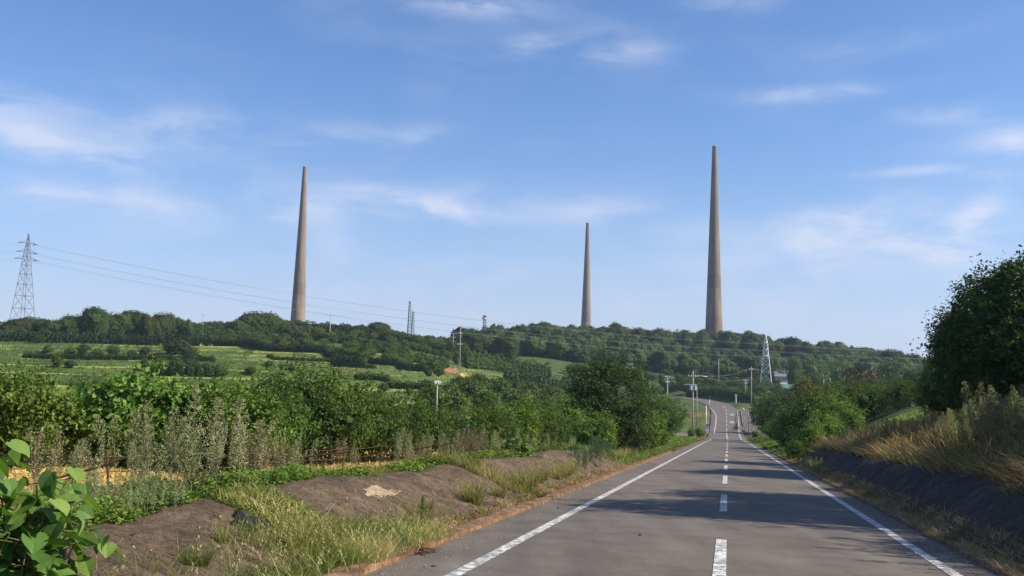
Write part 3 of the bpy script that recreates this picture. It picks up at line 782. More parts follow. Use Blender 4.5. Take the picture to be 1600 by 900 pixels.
def bank(name, s0, s1, ts, mat, label, lift=.03, amp=.022, cat='embankment', edge=.5):
    s = np.arange(s0, s1, .12); tt = np.linspace(ts[0], ts[1], 44)
    SS, TT = np.meshgrid(s, tt, indexing='ij')
    # ragged ends
    XY = rpt(SS.ravel(), 0.0) ; xx = np.interp(SS, RS, RXYZ[:, 0]) + TT * np.interp(SS, RS, RN[:, 0]); yy = np.interp(SS, RS, RXYZ[:, 1]) + TT * np.interp(SS, RS, RN[:, 1])
    zz = surf(xx, yy) + lift + amp * (vnoise(SS * 3, TT * 5, 4.0) + .6 * vnoise(SS * 9, TT * 11, 4.5) + .35 * vnoise(SS * 23 + 7, TT * 21, 5) - .9 * np.abs(vnoise(SS * 2 + 40, TT * 3, 5)))
    d_end = np.minimum(SS - s0, s1 - SS) + .25 * vnoise(SS * 4, TT * 4, 5)
    zz = zz - .22 * (1 - sstep(0, edge, d_end)) + .06 * sstep(0, edge, d_end)
    f = (TT - ts[0]) / (ts[1] - ts[0])
    zz = zz - .25 * (1 - sstep(0, .06, f + .02 * vnoise(SS, TT, 2))) - .25 * (1 - sstep(0, .06, 1 - f + .10 * vnoise(SS, TT, 1.8) + .05 * vnoise(SS, TT, .5)))
    k = len(tt); i = np.arange(len(s) - 1)[:, None] * k; j = np.arange(k - 1)[None]
    mb = MB(); mb.add(np.stack([xx, yy, zz], -1), np.stack([i + j, i + j + 1, i + k + j + 1, i + k + j], -1).reshape(-1, 4))
    o = mb.build(name, mat, smooth=True); tag(o, label, cat, 'mortar banks beside the road'); return o
bank('mortar_bank', 3.2, 11.9, (-7.4, -4.55), M['mortar'], 'brown mortar covered bank at the near left under the big-leaved plants')
bank('mortar_bank', 12.6, 23.3, (-7.5, -4.6), M['mortar'], 'long rounded brown mortar bank with a pale stain, left of the road')
bank('mortar_bank', 23.6, 33.0, (-7.5, -4.7), M['mortar'], 'rounded brown mortar bank beyond the weed-filled crack on the left')
bank('mortar_bank', 33.3, 50, (-7.5, -4.8), M['mortar'], 'farthest low brown mortar bank before the blue-green bush on the left')
bank('mortar_bank', 89.0, 95.5, (-7.6, -4.9), M['mortar'], 'short brown mortar hump beside the light green shrub near the junction', amp=.08)
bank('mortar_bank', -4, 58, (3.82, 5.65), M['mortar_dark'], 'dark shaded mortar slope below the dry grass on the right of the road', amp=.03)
# pale dried stain of sand lying on the long bank
def blot(s0, t0, rs, rt, name, mat, label, cat, n=26, k=8):
    mb = MB(); vs = []
    g = np.random.default_rng(5)
    ph = np.arange(n) * 2 * math.pi / n; rr = 1 + .14 * np.sin(3 * ph + 1) + .08 * np.sin(7 * ph) + .05 * g.normal(size=n)
    for q in np.linspace(0, 1, k):
        s_ = s0 + rs * rr * q * np.cos(ph); t_ = t0 + rt * rr * q * np.sin(ph)
        x = np.interp(s_, RS, RXYZ[:, 0]) + t_ * RN[80, 0]; y = np.interp(s_, RS, RXYZ[:, 1]) + t_ * RN[80, 1]
        vs.append(np.stack([x, y, surf(x, y) + .035 + .035 * (vnoise(s_ * 3, t_ * 5, 4.0) + .6 * vnoise(s_ * 9, t_ * 11, 4.5)) + .06 + .012 * (1 - q ** 2) - .004], -1))
    v = np.concatenate(vs); i = np.arange(k - 1)[:, None] * n; j = np.arange(n)[None]
    mb.add(v, np.stack([i + j, i + (j + 1) % n, i + n + (j + 1) % n, i + n + j], -1).reshape(-1, 4))
    tag(mb.build(name, mat, smooth=True), label, cat)
h = hit(597, 776, 12, 30); s_, t_ = road_st(h[:1], h[1:2])
blot(float(s_[0]), float(t_[0]), .85, .14, 'sand_patch', M['mortar_pale'], 'pale dried sand patch on the crest of the long mortar bank', 'sand patch')
# ------------------------------------------------------------------ big structures on the hill
m, t, p, o = new_mat('tower_concrete')
v = objco(t)
mp = t.nodes.new('ShaderNodeMapping'); mp.inputs['Scale'].default_value = (.35, .35, .045); t.links.new(v, mp.inputs[0])
streak = noise(t, 1.0, 7, .65, mp.outputs[0]); fine = noise(t, .9, 6, .7, v)
sp_ = t.nodes.new('ShaderNodeSeparateXYZ'); t.links.new(v, sp_.inputs[0])
zb = mth(t, 'FRACT', mth(t, 'MULTIPLY', sp_.outputs[2], 1 / 2.4))
seam = mth(t, 'LESS_THAN', zb, .06)
lift = t.nodes.new('ShaderNodeTexWhiteNoise'); lift.noise_dimensions = '1D'
t.links.new(mth(t, 'FLOOR', mth(t, 'MULTIPLY', sp_.outputs[2], 1 / 9.6)), lift.inputs['W'])
c = ramp(t, streak, [(.3, (.140, .103, .074)), (.5, (.20, .150, .107)), (.72, (.28, .212, .152))])
c = mixc(t, 1.0, c, mth(t, 'MULTIPLY_ADD', lift.outputs[0], .28, .84), 'MULTIPLY')
c = mixc(t, mth(t, 'MULTIPLY', seam, .22), c, (.13, .095, .07))
topd = t.nodes.new('ShaderNodeMapRange'); t.links.new(sp_.outputs[2], topd.inputs[0]); topd.inputs[1].default_value = 60; topd.inputs[2].default_value = 130
c = mixc(t, mth(t, 'MULTIPLY', topd.outputs[0], .45), c, (.19, .135, .105))
t.links.new(mixc(t, 1.0, c, mth(t, 'MULTIPLY_ADD', fine, .5, .75), 'MULTIPLY'), p.inputs['Base Color'])
p.inputs['Roughness'].default_value = .92; p.inputs['Specular IOR Level'].default_value = .15
bump(t, p, fine, .3, .2)
M['tower'] = m
def radio_tower(px, Y, top_py, label, gap=0):
    top = P(px, top_py, Y); H = 136.0
    root = empty('radio_tower', (top[0], top[1], top[2] - H)); tag(root, label, 'tower', 'tall tapering concrete radio towers on the hill')
    mb = MB(); n = 40; zs = np.linspace(0, H, 58)
    rr = 6.1 - (6.1 - 1.52) * (zs / H) ** .96
    a = np.arange(n) * 2 * math.pi / n
    v = np.stack([rr[:, None] * np.cos(a), rr[:, None] * np.sin(a), zs[:, None] + 0 * a], -1).reshape(-1, 3)
    i = np.arange(len(zs) - 1)[:, None] * n; j = np.arange(n)[None]; k = (j + 1) % n
    mb.add(v, np.stack([i + j, i + k, i + n + k, i + n + j], -1).reshape(-1, 4))
    mb.build('shaft', M['tower'], root, smooth=True)
    mb = MB()
    mb.tube([(0, 0, H), (0, 0, H + .35)], [1.75, 1.72], 24); mb.tube([(0, 0, H + .35), (0, 0, H + 1.3)], [.5, .4], 10)
    mb.build('cap', M['concrete_pole'], root)
    mb = MB()  # maintenance platform and lamp bracket on the sunny side
    for zz in ((70,) if gap == 0 else (48,)):
        r_ = 6.1 - 4.58 * (zz / H) ** .96
        mb.box((r_ + .55, 0, zz), (1.3, 1.2, .16)); mb.bar((r_ + 1.1, -.5, zz), (r_ + 1.1, -.5, zz + 1.1), .08); mb.bar((r_ + 1.1, .5, zz), (r_ + 1.1, .5, zz + 1.1), .08)
        mb.bar((r_ + 1.1, -.5, zz + 1.1), (r_ + 1.1, .5, zz + 1.1), .08); mb.bar((r_ + 1.1, 0, zz), (r_, 0, zz - 1.2), .1)
    mb.build('platform', M['steel'], root)
    mb = MB()
    for sg in (-.22, .22):
        pts = [((6.1 - 4.58 * (z / H) ** .96 + .12) * math.sin(.9), -(6.1 - 4.58 * (z / H) ** .96 + .12) * math.cos(.9) , z) for z in np.linspace(2, H, 12)]
        mb.tube([(q[0] + sg * math.cos(.9), q[1] + sg * math.sin(.9), q[2]) for q in pts], [.035] * 12, 4)
    mb.build('ladder', M['steel'], root)
radio_tower(1116.5, 644, 229.5, 'tallest looking brown concrete tower, nearest to the road, right of the other two')
radio_tower(476.5, 714, 261.5, 'pinkish-brown concrete tower standing alone on the left behind the tree line')
radio_tower(918.2, 935, 349, 'smallest looking concrete tower, standing in the middle beyond the wooded hill', 1)

def pylon(px, Y, top_py, base_z, w_base, w_top, levels, arms, rz, label, t_leg=.2, mat='steel'):
    top = P(px, top_py, Y); H = top[2] - base_z
    root = empty('pylon', (top[0], top[1], base_z), rz); tag(root, label, 'pylon', 'lattice power pylons')
    def wz(z):
        f = z / H; fk = .80
        return w_base + (w_top - w_base) * min(f / fk, 1) if f < fk else w_top * (1 - (f - fk) / (1 - fk)) + .1
    cor = [(-1, -1), (1, -1), (1, 1), (-1, 1)]
    for cx, cy in cor:
        mb = MB(); zs = np.linspace(0, H, 12)
        mb.tube([(cx * wz(z) / 2, cy * wz(z) / 2, z) for z in zs], [t_leg / 2] * 12, 4); mb.build('leg', M[mat], root)
    mb = MB(); zs = [0]; z = 0
    hs = np.geomspace(1.6, .62, levels); hs = hs / hs.sum() * H * .97
    for h_ in hs: z += h_; zs.append(z)
    for a_, b_ in zip(zs[:-1], zs[1:]):
        for k in range(4):
            c1, c2 = cor[k], cor[(k + 1) % 4]
            A1 = (c1[0] * wz(a_) / 2, c1[1] * wz(a_) / 2, a_); A2 = (c2[0] * wz(a_) / 2, c2[1] * wz(a_) / 2, a_)
            B1 = (c1[0] * wz(b_) / 2, c1[1] * wz(b_) / 2, b_); B2 = (c2[0] * wz(b_) / 2, c2[1] * wz(b_) / 2, b_)
            mb.bar(A1, B2, t_leg * .5); mb.bar(A2, B1, t_leg * .5); mb.bar(B1, B2, t_leg * .55)
    mb.build('bracing', M[mat], root)
    ends = []
    for py_, L in arms:
        z = P(px, py_, Y)[2] - base_z
        w = wz(z) / 2
        for sg in (-1, 1):
            mb = MB(); tip = (sg * L, 0, z)
            for cy in (-1, 1):
                mb.bar((sg * w, cy * w, z), tip, t_leg * .6); mb.bar((sg * w, cy * w, z + L * .3), tip, t_leg * .5)
            a = mb.build('cross_arm', M[mat], root); ins = MB(); ins.tube([(sg * L, -1.3, z - .2), (sg * L, 0, z - .05), (sg * L, 1.3, z - .2)], [.13] * 3, 6); ins.build('insulator', M['insulator'], a)
            c_, s_ = math.cos(rz), math.sin(rz)
            ends.append(np.array([top[0] + c_ * sg * L, top[1] + s_ * sg * L, base_z + z - .25]))
    return root, ends
PL, eL = pylon(45, 350, 365, 14.0, 7.0, 1.6, 10, [(380, 3.2), (394, 3.6), (405, 4.0)], R(64), 'dark lattice pylon on the skyline at the far left', .21, 'steel_dark')
PR, eR = pylon(1196.5, 400, 523, 2.2, 5.0, 1.5, 9, [(536.5, 2.6), (547.5, 2.9), (557, 3.2)], R(75), 'pale lattice pylon in the valley right of the far road', .30, 'steel_pale')

def wire(a, b, sag, r, name='power_line', label='', group='power lines between the pylons', n=40, mat='wire'):
    u = np.linspace(0, 1, n)[:, None]
    p_ = np.array(a) * (1 - u) + np.array(b) * u; p_[:, 2] -= (4 * sag * u * (1 - u))[:, 0]
    mb = MB(); mb.tube(p_, [r] * n, 4, cap=False)
    o = mb.build(name, M[mat]); tag(o, label, 'power line', group); return o
lv = ['top', 'middle', 'lowest']
for k in range(6):
    side = 'nearer' if k % 2 == 0 else 'farther'
    wire(eL[k], eR[k], 6.2, .025, label=f'{lv[k // 2]} {side} cable hanging between the far left pylon and the valley pylon')
    wire(eL[k], eL[k] + np.array([-260, -20, 7]), 5, .018, label=f'{lv[k // 2]} {side} cable leaving the far left pylon out of the picture')
    wire(eR[k], eR[k] + np.array([270, 70, 14]), 6, .020, label=f'{lv[k // 2]} {side} cable running right from the valley pylon')

def mast(px, Y, top_py, base_py, w0, w1, label, dishes=0):
    top, bot = P(px, top_py, Y), P(px, base_py, Y); g = min(gz(top[0], top[1]), bot[2])
    root = empty('lattice_mast', (top[0], top[1], g), .3); tag(root, label, 'mast')
    H = top[2] - g; mb = MB(); N_ = 12
    for k in range(3):
        a = k * 2.094; mbl = MB()
        mbl.tube([(math.cos(a) * w0 / 2, math.sin(a) * w0 / 2, 0), (math.cos(a) * w1 / 2, math.sin(a) * w1 / 2, H)], [.14, .12], 4); mbl.build('leg', M['steel_dark'], root)
        for q in range(N_):
            z0, z1 = H * q / N_, H * (q + 1) / N_; b = a + 2.094
            r0 = (w0 + (w1 - w0) * q / N_) / 2; r1 = (w0 + (w1 - w0) * (q + 1) / N_) / 2
            mb.bar((math.cos(a) * r0, math.sin(a) * r0, z0), (math.cos(b) * r1, math.sin(b) * r1, z1), .13)
            mb.bar((math.cos(b) * r0, math.sin(b) * r0, z0), (math.cos(a) * r1, math.sin(a) * r1, z1), .13)
    mb.build('bracing', M['steel_dark'], root)
    mb = MB(); mb.bar((0, 0, H), (0, 0, H + 1.2), .12)
    if not dishes: mb.box((0, 0, H), (w1 * 1.2, w1 * 1.2, .2))
    mb.build('antenna', M['steel'], root)
    if dishes:
        mb = MB(); mb.tube([(0, 0, H - .3), (0, 0, H)], [1.1, 1.1], 12)
        mb.build('platform', M['steel_dark'], root)
        for k in range(4):
            a = k * 1.57 + .4; d = MB(); d.tube([(math.cos(a) * 1.0, math.sin(a) * 1.0, H - 1.3), (math.cos(a) * 1.4, math.sin(a) * 1.4, H - 1.3)], [.2, .45], 12); d.build('dish', M['steel'], root)
mast(640.5, 430, 471, 531, 2.6, .9, 'taller of the two slim lattice masts on the skyline')
mast(645.5, 436, 487, 531, 2.2, .8, 'shorter of the two slim lattice masts on the skyline')
mast(757.5, 450, 493, 522, 1.9, 1.5, 'short lattice mast with round dishes above the wooded hilltop', 1)

def utility_pole(px, top_py, Y, label, arms=((.35, 1.6),), transformer=False, lamp=False, whip=0, base_py=None, r=.17, street=False, name='utility_pole', arm_rz=.1):
    top = P(px, top_py, Y); g = gz(top[0], top[1])
    s_, t_ = road_st(top[:1], top[1:2])
    root = empty(name, (top[0], top[1], g), arm_rz); H = top[2] - g
    tag(root, label, 'utility pole', 'utility poles along the roads and fields')
    mb = MB(); mb.tube([(0, 0, -.3), (0, 0, H)], [r, r * .62], 10); mb.build('pole', M['concrete_pole'], root, smooth=True)
    tips = []
    for dz, L in arms:
        z = H - dz; mb = MB(); mb.box((0, -.12, z), (L, .1, .12)); a = mb.build('cross_arm', M['steel'], root)
        for u in (-.45, -.2, .2, .45):
            mi = MB(); mi.tube([(u * L, -.12, z + .05), (u * L, -.12, z + .30)], [.07, .05], 6); mi.build('insulator', M['white_paint_metal'], a)
        tips += [(top[0] + u * L * math.cos(arm_rz), top[1] + u * L * math.sin(arm_rz), g + z + .3) for u in (-.45, .45)]
    if transformer:
        for sg in (-1, 1):
            mb = MB(); mb.tube([(sg * .45, 0, H - 4.2), (sg * .45, 0, H - 3.2)], [.28, .28], 10); mb.tube([(sg * .45, 0, H - 3.2), (sg * .45, 0, H - 3.0)], [.1, .08], 6); mb.build('transformer', M['steel'], root)
        mb = MB(); mb.box((-.5, 0, H - 3.0), (3.0, .12, .12)); mb.build('bracket', M['steel'], root)
    if lamp:
        mb = MB(); u = np.linspace(0, 1, 8); mb.tube(np.stack([.1 + 2.4 * u, 0 * u, H - 1.6 + .5 * np.sin(u * 2.2)], 1), [.05] * 8, 6); la = mb.build('lamp_arm', M['steel'], root)
        mb = MB(); mb.ball((2.7, 0, H - 1.2), (.5, .16, .1), 8); mb.build('lamp_head', M['white_paint_metal'], la)
    if whip:
        mb = MB(); mb.tube([(0, 0, H), (0, 0, H + whip)], [.06, .025], 5); mb.build('antenna', M['white_paint_metal'], root)
    return tips
TP = {}
TP['a'] = utility_pole(1083, 579, 207, 'tall concrete pole with transformers and lamp arm beside the far bend', ((1.2, 2.2),), True, True, r=.16)
TP['b'] = utility_pole(1043, 587, 235, 'pole with two short crossarms just left of the tall transformer pole', ((.3, 1.3), (1.6, .9)))
TP['c'] = utility_pole(984, 566, 262, 'pole top rising just above the big dark roadside tree', ((.6, 1.8), (1.5, 1.8)))
TP['d'] = utility_pole(1174, 573, 270, 'bare tall concrete pole in front of the right-hand side road', ((.8, 1.4),), r=.14)
TP['e'] = utility_pole(1165, 592, 330, 'small pole between the bare tall pole and the curve', ((.5, 2.0), (1.5, 1.2)))
TP['f'] = utility_pole(1123, 560, 400, 'thin grey pole standing in the orchards above the bend', (), r=.2)
TP['g'] = utility_pole(683.5, 594, 98, 'slim pole rising out of the orchard trees left of centre', ((.35, .55),), r=.11)
TP['h'] = utility_pole(516.5, 492, 345, 'slim pole with one crossarm on the hillside beside the left tower', ((.2, 3.6),), r=.22)
TP['i'] = utility_pole(720, 513, 300, 'pole with whip antenna standing beside the red bare soil', ((1.6, 1.0), (5, 1.6)), False, False, whip=4.5, r=.14)
TP['j'] = utility_pole(708.5, 520, 420, 'small pole with short crossarm on the skyline near the red soil', ((.4, 3.4), (2.0, 2.0)), r=.2)
TP['k'] = utility_pole(317.5, 491, 360, 'small pole poking over the far left tree line', ((.2, 2.6),), r=.2)
TP['l'] = utility_pole(1238, 574, 400, 'pole standing right beside the grey-roofed house', ((.6, 1.8),), r=.2)
TP['m'] = utility_pole(1287, 586, 300, 'short pole behind the yellowish tree on the right', (), r=.16)
TP['n'] = utility_pole(1089, 604, 240, 'short pole standing right behind the tall transformer pole', (), r=.12)
TP['o'] = utility_pole(1016, 592, 300, 'small distant pole left of the far bend', (), r=.12)
def lw(a, b, sag, lab, r=.018): wire(a, b, sag, r, 'overhead_wire', lab, 'thin wires between the utility poles', 20)
lw(TP['a'][0], TP['b'][1], .8, 'thin wire from the transformer pole to the next pole on its left')
lw(TP['b'][0], TP['c'][1], .8, 'thin wire from the two-armed pole to the pole over the dark tree')
lw(TP['a'][1], TP['e'][0], 1.0, 'thin wire from the transformer pole across the bend to the small pole')
lw(TP['a'][1], TP['d'][0], 1.0, 'thin wire from the transformer pole to the bare tall pole')
lw(TP['d'][1], TP['l'][0], 1.2, 'thin wire from the bare tall pole to the pole by the house')
lw(TP['h'][1], TP['j'][0], 1.5, 'thin wire along the skyline right of the left tower')

# ------------------------------------------------------------------ junction furniture
def post(px, top_py, base_py, Y, r, name, label, cat, mat='white_paint_metal', extra=None):
    top, b = P(px, top_py, Y), P(px, base_py, Y)
    s_, t_ = road_st(b[:1], b[1:2]); g = float(road_z(s_)[0]) if abs(t_[0]) < 4.2 else gz(b[0], b[1])
    g = min(g, b[2])
    root = empty(name, (b[0], b[1], g)); tag(root, label, cat); H = top[2] - g
    mb = MB(); mb.tube([(0, 0, -.2), (0, 0, H)], [r, r], 8); mb.build('post', M[mat], root, smooth=True)
    if extra: extra(root, H)
    return root
def arrow_sign(root, H):
    z = H - 4.6
    mb = MB(); mb.tube([(.32, -.10, z), (.32, -.06, z)], [.32, .32], 20); s_ = mb.build('sign_plate', M['blue_sign'], root)
    s_.rotation_euler = (0, 0, 0)
    mb = MB(); mb.box((.32, -.125, z), (.09, .02, .30)); mb.build('bar_mark', M['white_paint_metal'], s_)
def face_plate(root, H, z, dx, r, mat, mark=None):
    n = 20; a = np.arange(n) * 2 * math.pi / n
    v = np.concatenate([np.stack([dx + r * np.cos(a), np.full(n, y), z + r * np.sin(a)], 1) for y in (-.10, -.07)] + [[[dx, -.10, z], [dx, -.07, z]]])
    q = [[k, (k + 1) % n, n + (k + 1) % n, n + k] for k in range(n)]
    t_ = [[2 * n, (k + 1) % n, k] for k in range(n)] + [[2 * n + 1, n + k, n + (k + 1) % n] for k in range(n)]
    mb = MB(); mb.add(v, q, t_); s_ = mb.build('sign_plate', M[mat], root)
    return s_
def ex_blue(root, H):
    z = H - 4.4
    s_ = face_plate(root, H, z, .36, .33, 'blue_sign')
    mb = MB(); mb.tube([(0, -.05, z), (.36, -.05, z)], [.03, .03], 5); mb.build('bracket', M['steel'], root)
    mb = MB(); mb.box((.36, -.085, z - .62), (.5, .018, .3)); mb.build('lower_plate', M['blue_sign'], root)
post(1103.3, 633.5, 676, 219, .085, 'sign_post', 'tall white post with small round blue sign left of the junction', 'sign', extra=ex_blue)
post(1070, 641, 677, 205, .018, 'marker_post', 'thin grey post left of the side road mouth', 'post', 'steel')
def ex_mirror(root, H):
    s_ = face_plate(root, H, H - .2, 0, .42, 'steel'); s_.name = 'mirror_face'
    mb = MB(); mb.tube([(0, 0, .6), (0, 0, 2.0)], [.16, .14], 8); mb.build('sleeve', M['white_paint_metal'], root)
post(1150, 617, 631.5, 302, .09, 'traffic_mirror', 'white post with a round traffic mirror outside the far bend', 'traffic mirror', extra=ex_mirror)
post(1101.5, 611, 622, 345, .09, 'marker_post', 'yellowish short post behind the far bend', 'post', 'rail_tan')
post(1108.5, 624, 635, 300, .07, 'marker_post', 'short white post at the inner edge of the bend', 'post')
post(1163.5, 651, 677, 226, .06, 'marker_post', 'shorter of the two grey posts right of the junction', 'post', 'steel')
post(1169.3, 642.5, 678, 224, .075, 'marker_post', 'taller of the two grey posts right of the junction', 'post', 'steel')
post(1174, 632, 640, 285, .11, 'marker_post', 'white bollard on the pale side road under the dark tree', 'post')
for k, (px, py) in enumerate(((1104.6, 670.5), (1106.8, 668))):
    post(px, py - 4, py + 4, 219, .06, 'delineator', ('white road delineator just right of the blue sign', 'second white delineator right of the blue sign')[k], 'delineator')
# guard rail along the right edge beyond the junction
root = empty('guard_rail', rpt(236, 4.2)); tag(root, 'tan guard rail running up the right edge of the rising road', 'guard rail')
o3 = np.array(root.location)
ga, gb = P(1160.5, 667, 234), P(1157.0, 643, 279)
for k in range(9):
    f = k / 8; q = ga * (1 - f) + gb * f; mb = MB(); mb.tube([q - o3 + [0, 0, -.3], q - o3 + [0, 0, .85]], [.07, .07], 6); mb.build('post', M['rust'], root)
for z_ in (.8, .45):
    mb = MB(); u = np.linspace(0, 1, 10)[:, None]; pp = ga * (1 - u) + gb * u - o3; pp[:, 2] += z_
    mb.tube(pp, [.05] * 10, 6); mb.build('rail', M['rail_tan'], root)

# ------------------------------------------------------------------ house in the trees
M['roof_tile'] = plain('roof_tile', (.20, .205, .23), .55, .15, 3, spec=.4)
M['plaster'] = plain('plaster', (.55, .52, .47), .85, .1, 2)
hx = P(1222, 590, 420)
root = empty('house', (hx[0], hx[1], min(gz(hx[0], hx[1]), hx[2] - 3)), R(8)); tag(root, 'grey tile-roofed house half hidden by trees right of the valley pylon', 'house')
rz0 = hx[2] - root.location[2]
mb = MB(); mb.box((0, 0, (rz0 + .6) / 2), (8.4, 6, rz0 + .6)); mb.build('wall', M['plaster'], root)
for xk in (-2.6, -.4, 1.9):
    mb = MB(); mb.box((xk, -3.03, rz0 - .7), (1.5, .08, 1.3)); w_ = mb.build('window', M['glass_dark'], root)
    mb = MB()
    for dx in (-.78, 0, .78): mb.box((xk + dx, -3.09, rz0 - .7), (.07, .06, 1.4))
    for dz in (-.68, .68): mb.box((xk, -3.09, rz0 - .7 + dz), (1.6, .020, .07))
    mb.build('frame', M['white_paint_metal'], w_)
mb = MB(); e = rz0 + .55; rg = rz0 + 2.9
mb.add([(-5.2, -4, e), (5.2, -4, e), (5.2, 4, e), (-5.2, 4, e), (-3.8, 0, rg), (3.8, 0, rg), (-5.2, -4, e - .18), (5.2, -4, e - .18), (5.2, 4, e - .18), (-5.2, 4, e - .18)],
       [[0, 1, 5, 4], [2, 3, 4, 5], [0, 6, 7, 1], [1, 7, 8, 2], [2, 8, 9, 3], [3, 9, 6, 0], [6, 9, 8, 7]], [[1, 2, 5], [3, 0, 4]])
rf = mb.build('roof', M['roof_tile'], root)
mb = MB(); mb.tube([(-3.9, 0, rg + .05), (3.9, 0, rg + .05)], [.2, .2], 6)
for k in range(18):
    x_ = -4.9 + k * .576; kx = max(-3.8, min(3.8, x_)); mb.bar((x_, -3.98, e + .05), (kx, -.1, rg + .04), .08)
mb.build('ridge', M['roof_tile'], rf)
# green netting over a vegetable bed
m, t, p, o = new_mat('net_cloth')
p.inputs['Base Color'].default_value = (.13, .26, .24, 1); p.inputs['Roughness'].default_value = .7
tr = t.nodes.new('ShaderNodeBsdfTransparent'); mx = t.nodes.new('ShaderNodeMixShader'); mx.inputs[0].default_value = .35
t.links.new(p.outputs[0], mx.inputs[1]); t.links.new(tr.outputs[0], mx.inputs[2]); t.links.new(mx.outputs[0], o.inputs[0]); M['net'] = m
for k, (px, py, Y, L, H_, lab) in enumerate(((1240, 609, 315, 9, 3.6, 'teal bird net draped over fruit trees right of the valley pylon'),)):
    c_ = P(px, py, Y); g = gz(c_[0], c_[1]); root = empty('bird_net', (c_[0], c_[1], g)); tag(root, lab, 'net')
    zt = max(c_[2] - g, 2.0)
    mb = MB(); u = np.linspace(-1, 1, 20); w_ = np.linspace(-1, 1, 12)
    U, W = np.meshgrid(u, w_, indexing='ij')
    Z = zt + H_ * .5 * (1 - np.abs(U) ** 1.5 * .7) * (1 - W ** 2 * .9) - .12 * U * L * .5
    v = np.stack([U * L / 2, W * 3, Z], -1).reshape(-1, 3); i = np.arange(19)[:, None] * 12; j = np.arange(11)[None]
    mb.add(v, np.stack([i + j, i + j + 1, i + 13 + j, i + 12 + j], -1).reshape(-1, 4)); mb.build('netting', M['net'], root, smooth=True)
    for a_ in (-1, 0, 1):
        for b_ in (-1, 1):
            mp_l = MB(); mp_l.tube([(a_ * L / 2, b_ * 3, 0), (a_ * L / 2, b_ * 3, zt + .1)], [.06, .06], 5); mp_l.build('support_post', M['steel'], root)
# ------------------------------------------------------------------ vegetation builders
def crown(seed, blobs, ncl, per, leaf, mat, spread=.35, kind='leaf', aspect=.6, core=.74, flat=.5, name='crown', shell=(.82, 1.06), lowcut=None, droop=0.0, corebright=.1, tips=0.0):
    """crown of leaf clumps spread over overlapping lobes"""
    g = np.random.default_rng(seed); B = np.array(blobs, float)
    area = (B[:, 3] * B[:, 4] + B[:, 4] * B[:, 5] + B[:, 3] * B[:, 5])
    k = g.choice(len(B), ncl * 2, p=area / area.sum())
    d = unit(g.normal(size=(ncl * 2, 3))); rr = g.uniform(*shell, size=(ncl * 2, 1))
    lob = 1 + .10 * np.sin(d[:, :1] * 5 + B[k, :1] * 3) + .08 * np.sin(d[:, 2:3] * 7 + d[:, 1:2] * 6)
    Cc = B[k, :3] + d * B[k, 3:6] * rr * lob
    inside = np.zeros(len(Cc), bool)
    for b in B: inside |= (((Cc - b[:3]) / b[3:6]) ** 2).sum(1) < .62
    keep = ~inside
    if lowcut is not None: keep &= Cc[:, 2] > lowcut
    Cc = Cc[keep][:ncl]; dd = d[keep][:ncl]; kk = k[keep][:ncl]; n = len(Cc)
    csz = spread * (.6 + .8 * g.random(n))
    if tips: # long shoots sticking out of the outline
        m_ = g.random(n) < tips; Cc[m_] += dd[m_] * csz[m_, None] * 1.3 + np.array([0, 0, 1.0]) * csz[m_, None] * .7
    C = np.repeat(Cc, per, 0) + g.normal(size=(n * per, 3)) * np.repeat(csz, per)[:, None] * np.array([.5, .5, .38])
    Nn = np.repeat(dd, per, 0) * .6 + np.array([0, 0, flat]) + .55 * g.normal(size=(n * per, 3))
    crn = g.random(n); rnd = np.clip(.62 * np.repeat(crn, per) + .42 * g.random(n * per) - .02, 0, 1)
    S = leaf * (.65 + .7 * g.random(n * per))
    mb = MB()
    if kind == 'leaf': add_leaves(mb, C, Nn, S, aspect, rnd=rnd, g=g, droop=droop)
    else: add_cards(mb, C, Nn, S, aspect, rnd=rnd, g=g)
    if core:
        for q, b in enumerate(B):
            mb.ball(b[:3], b[3:6] * core * (1 if q == 0 else .78), 12, rnd=corebright, jit=.15, g=g)
    return mb.mesh(name, mat)
def trunk_mesh(seed, h, r, limbs, spread, name='trunk', mat='bark'):
    g = np.random.default_rng(seed); mb = MB()
    u = np.linspace(0, 1, 7); bend = g.normal(size=2) * .06 * h
    mb.tube(np.stack([bend[0] * u ** 2, bend[1] * u ** 2, -.3 + (h + .3) * u], 1), r * (1.25 - .75 * u), 8)
    for k in range(limbs):
        a = k * 2.4 + g.random(); u0 = .35 + .5 * g.random(); z0 = -.3 + (h + .3) * u0
        L = spread * (.6 + .5 * g.random()); u2 = np.linspace(0, 1, 5)
        mb.tube(np.stack([bend[0] * u0 ** 2 + math.cos(a) * L * u2, bend[1] * u0 ** 2 + math.sin(a) * L * u2, z0 + L * .8 * u2 - .1 * L * u2 ** 2], 1), r * .5 * (1 - .75 * u2), 6)
    return mb.mesh(name, M[mat], smooth=True)
def proto_tree(name, crown_me, trunk_me, tname='trunk'):
    def make(x, y, z=None, sc=1.0, rz=None, label='', cat='tree', group=None):
        z = gz(x, y) if z is None else z
        root = empty(name, (x, y, z), random.random() * 6.28 if rz is None else rz, sc)
        tag(root, label, cat, group)
        for nm, me in (('crown', crown_me), (tname, trunk_me)):
            if me is None: continue
            o = bpy.data.objects.new(nm, me); COL.objects.link(o); o.parent = root
        return root
    return make
def blobs_round(seed, R_, h0, h1, n=7, sq=.8):
    g = np.random.default_rng(seed); zc = (h0 + h1) / 2; hh = (h1 - h0) / 2
    L = [(0, 0, zc, R_ * .72, R_ * .72, hh * .9)]
    for k in range(n):
        a = g.random() * 6.28; e = g.uniform(-.55, .9); q = R_ * .55 * math.cos(e * 1.2)
        s_ = g.uniform(.36, .55); L.append((math.cos(a) * q, math.sin(a) * q, zc + hh * .62 * e, R_ * s_, R_ * s_, min(R_, hh) * s_ * sq))
    return L
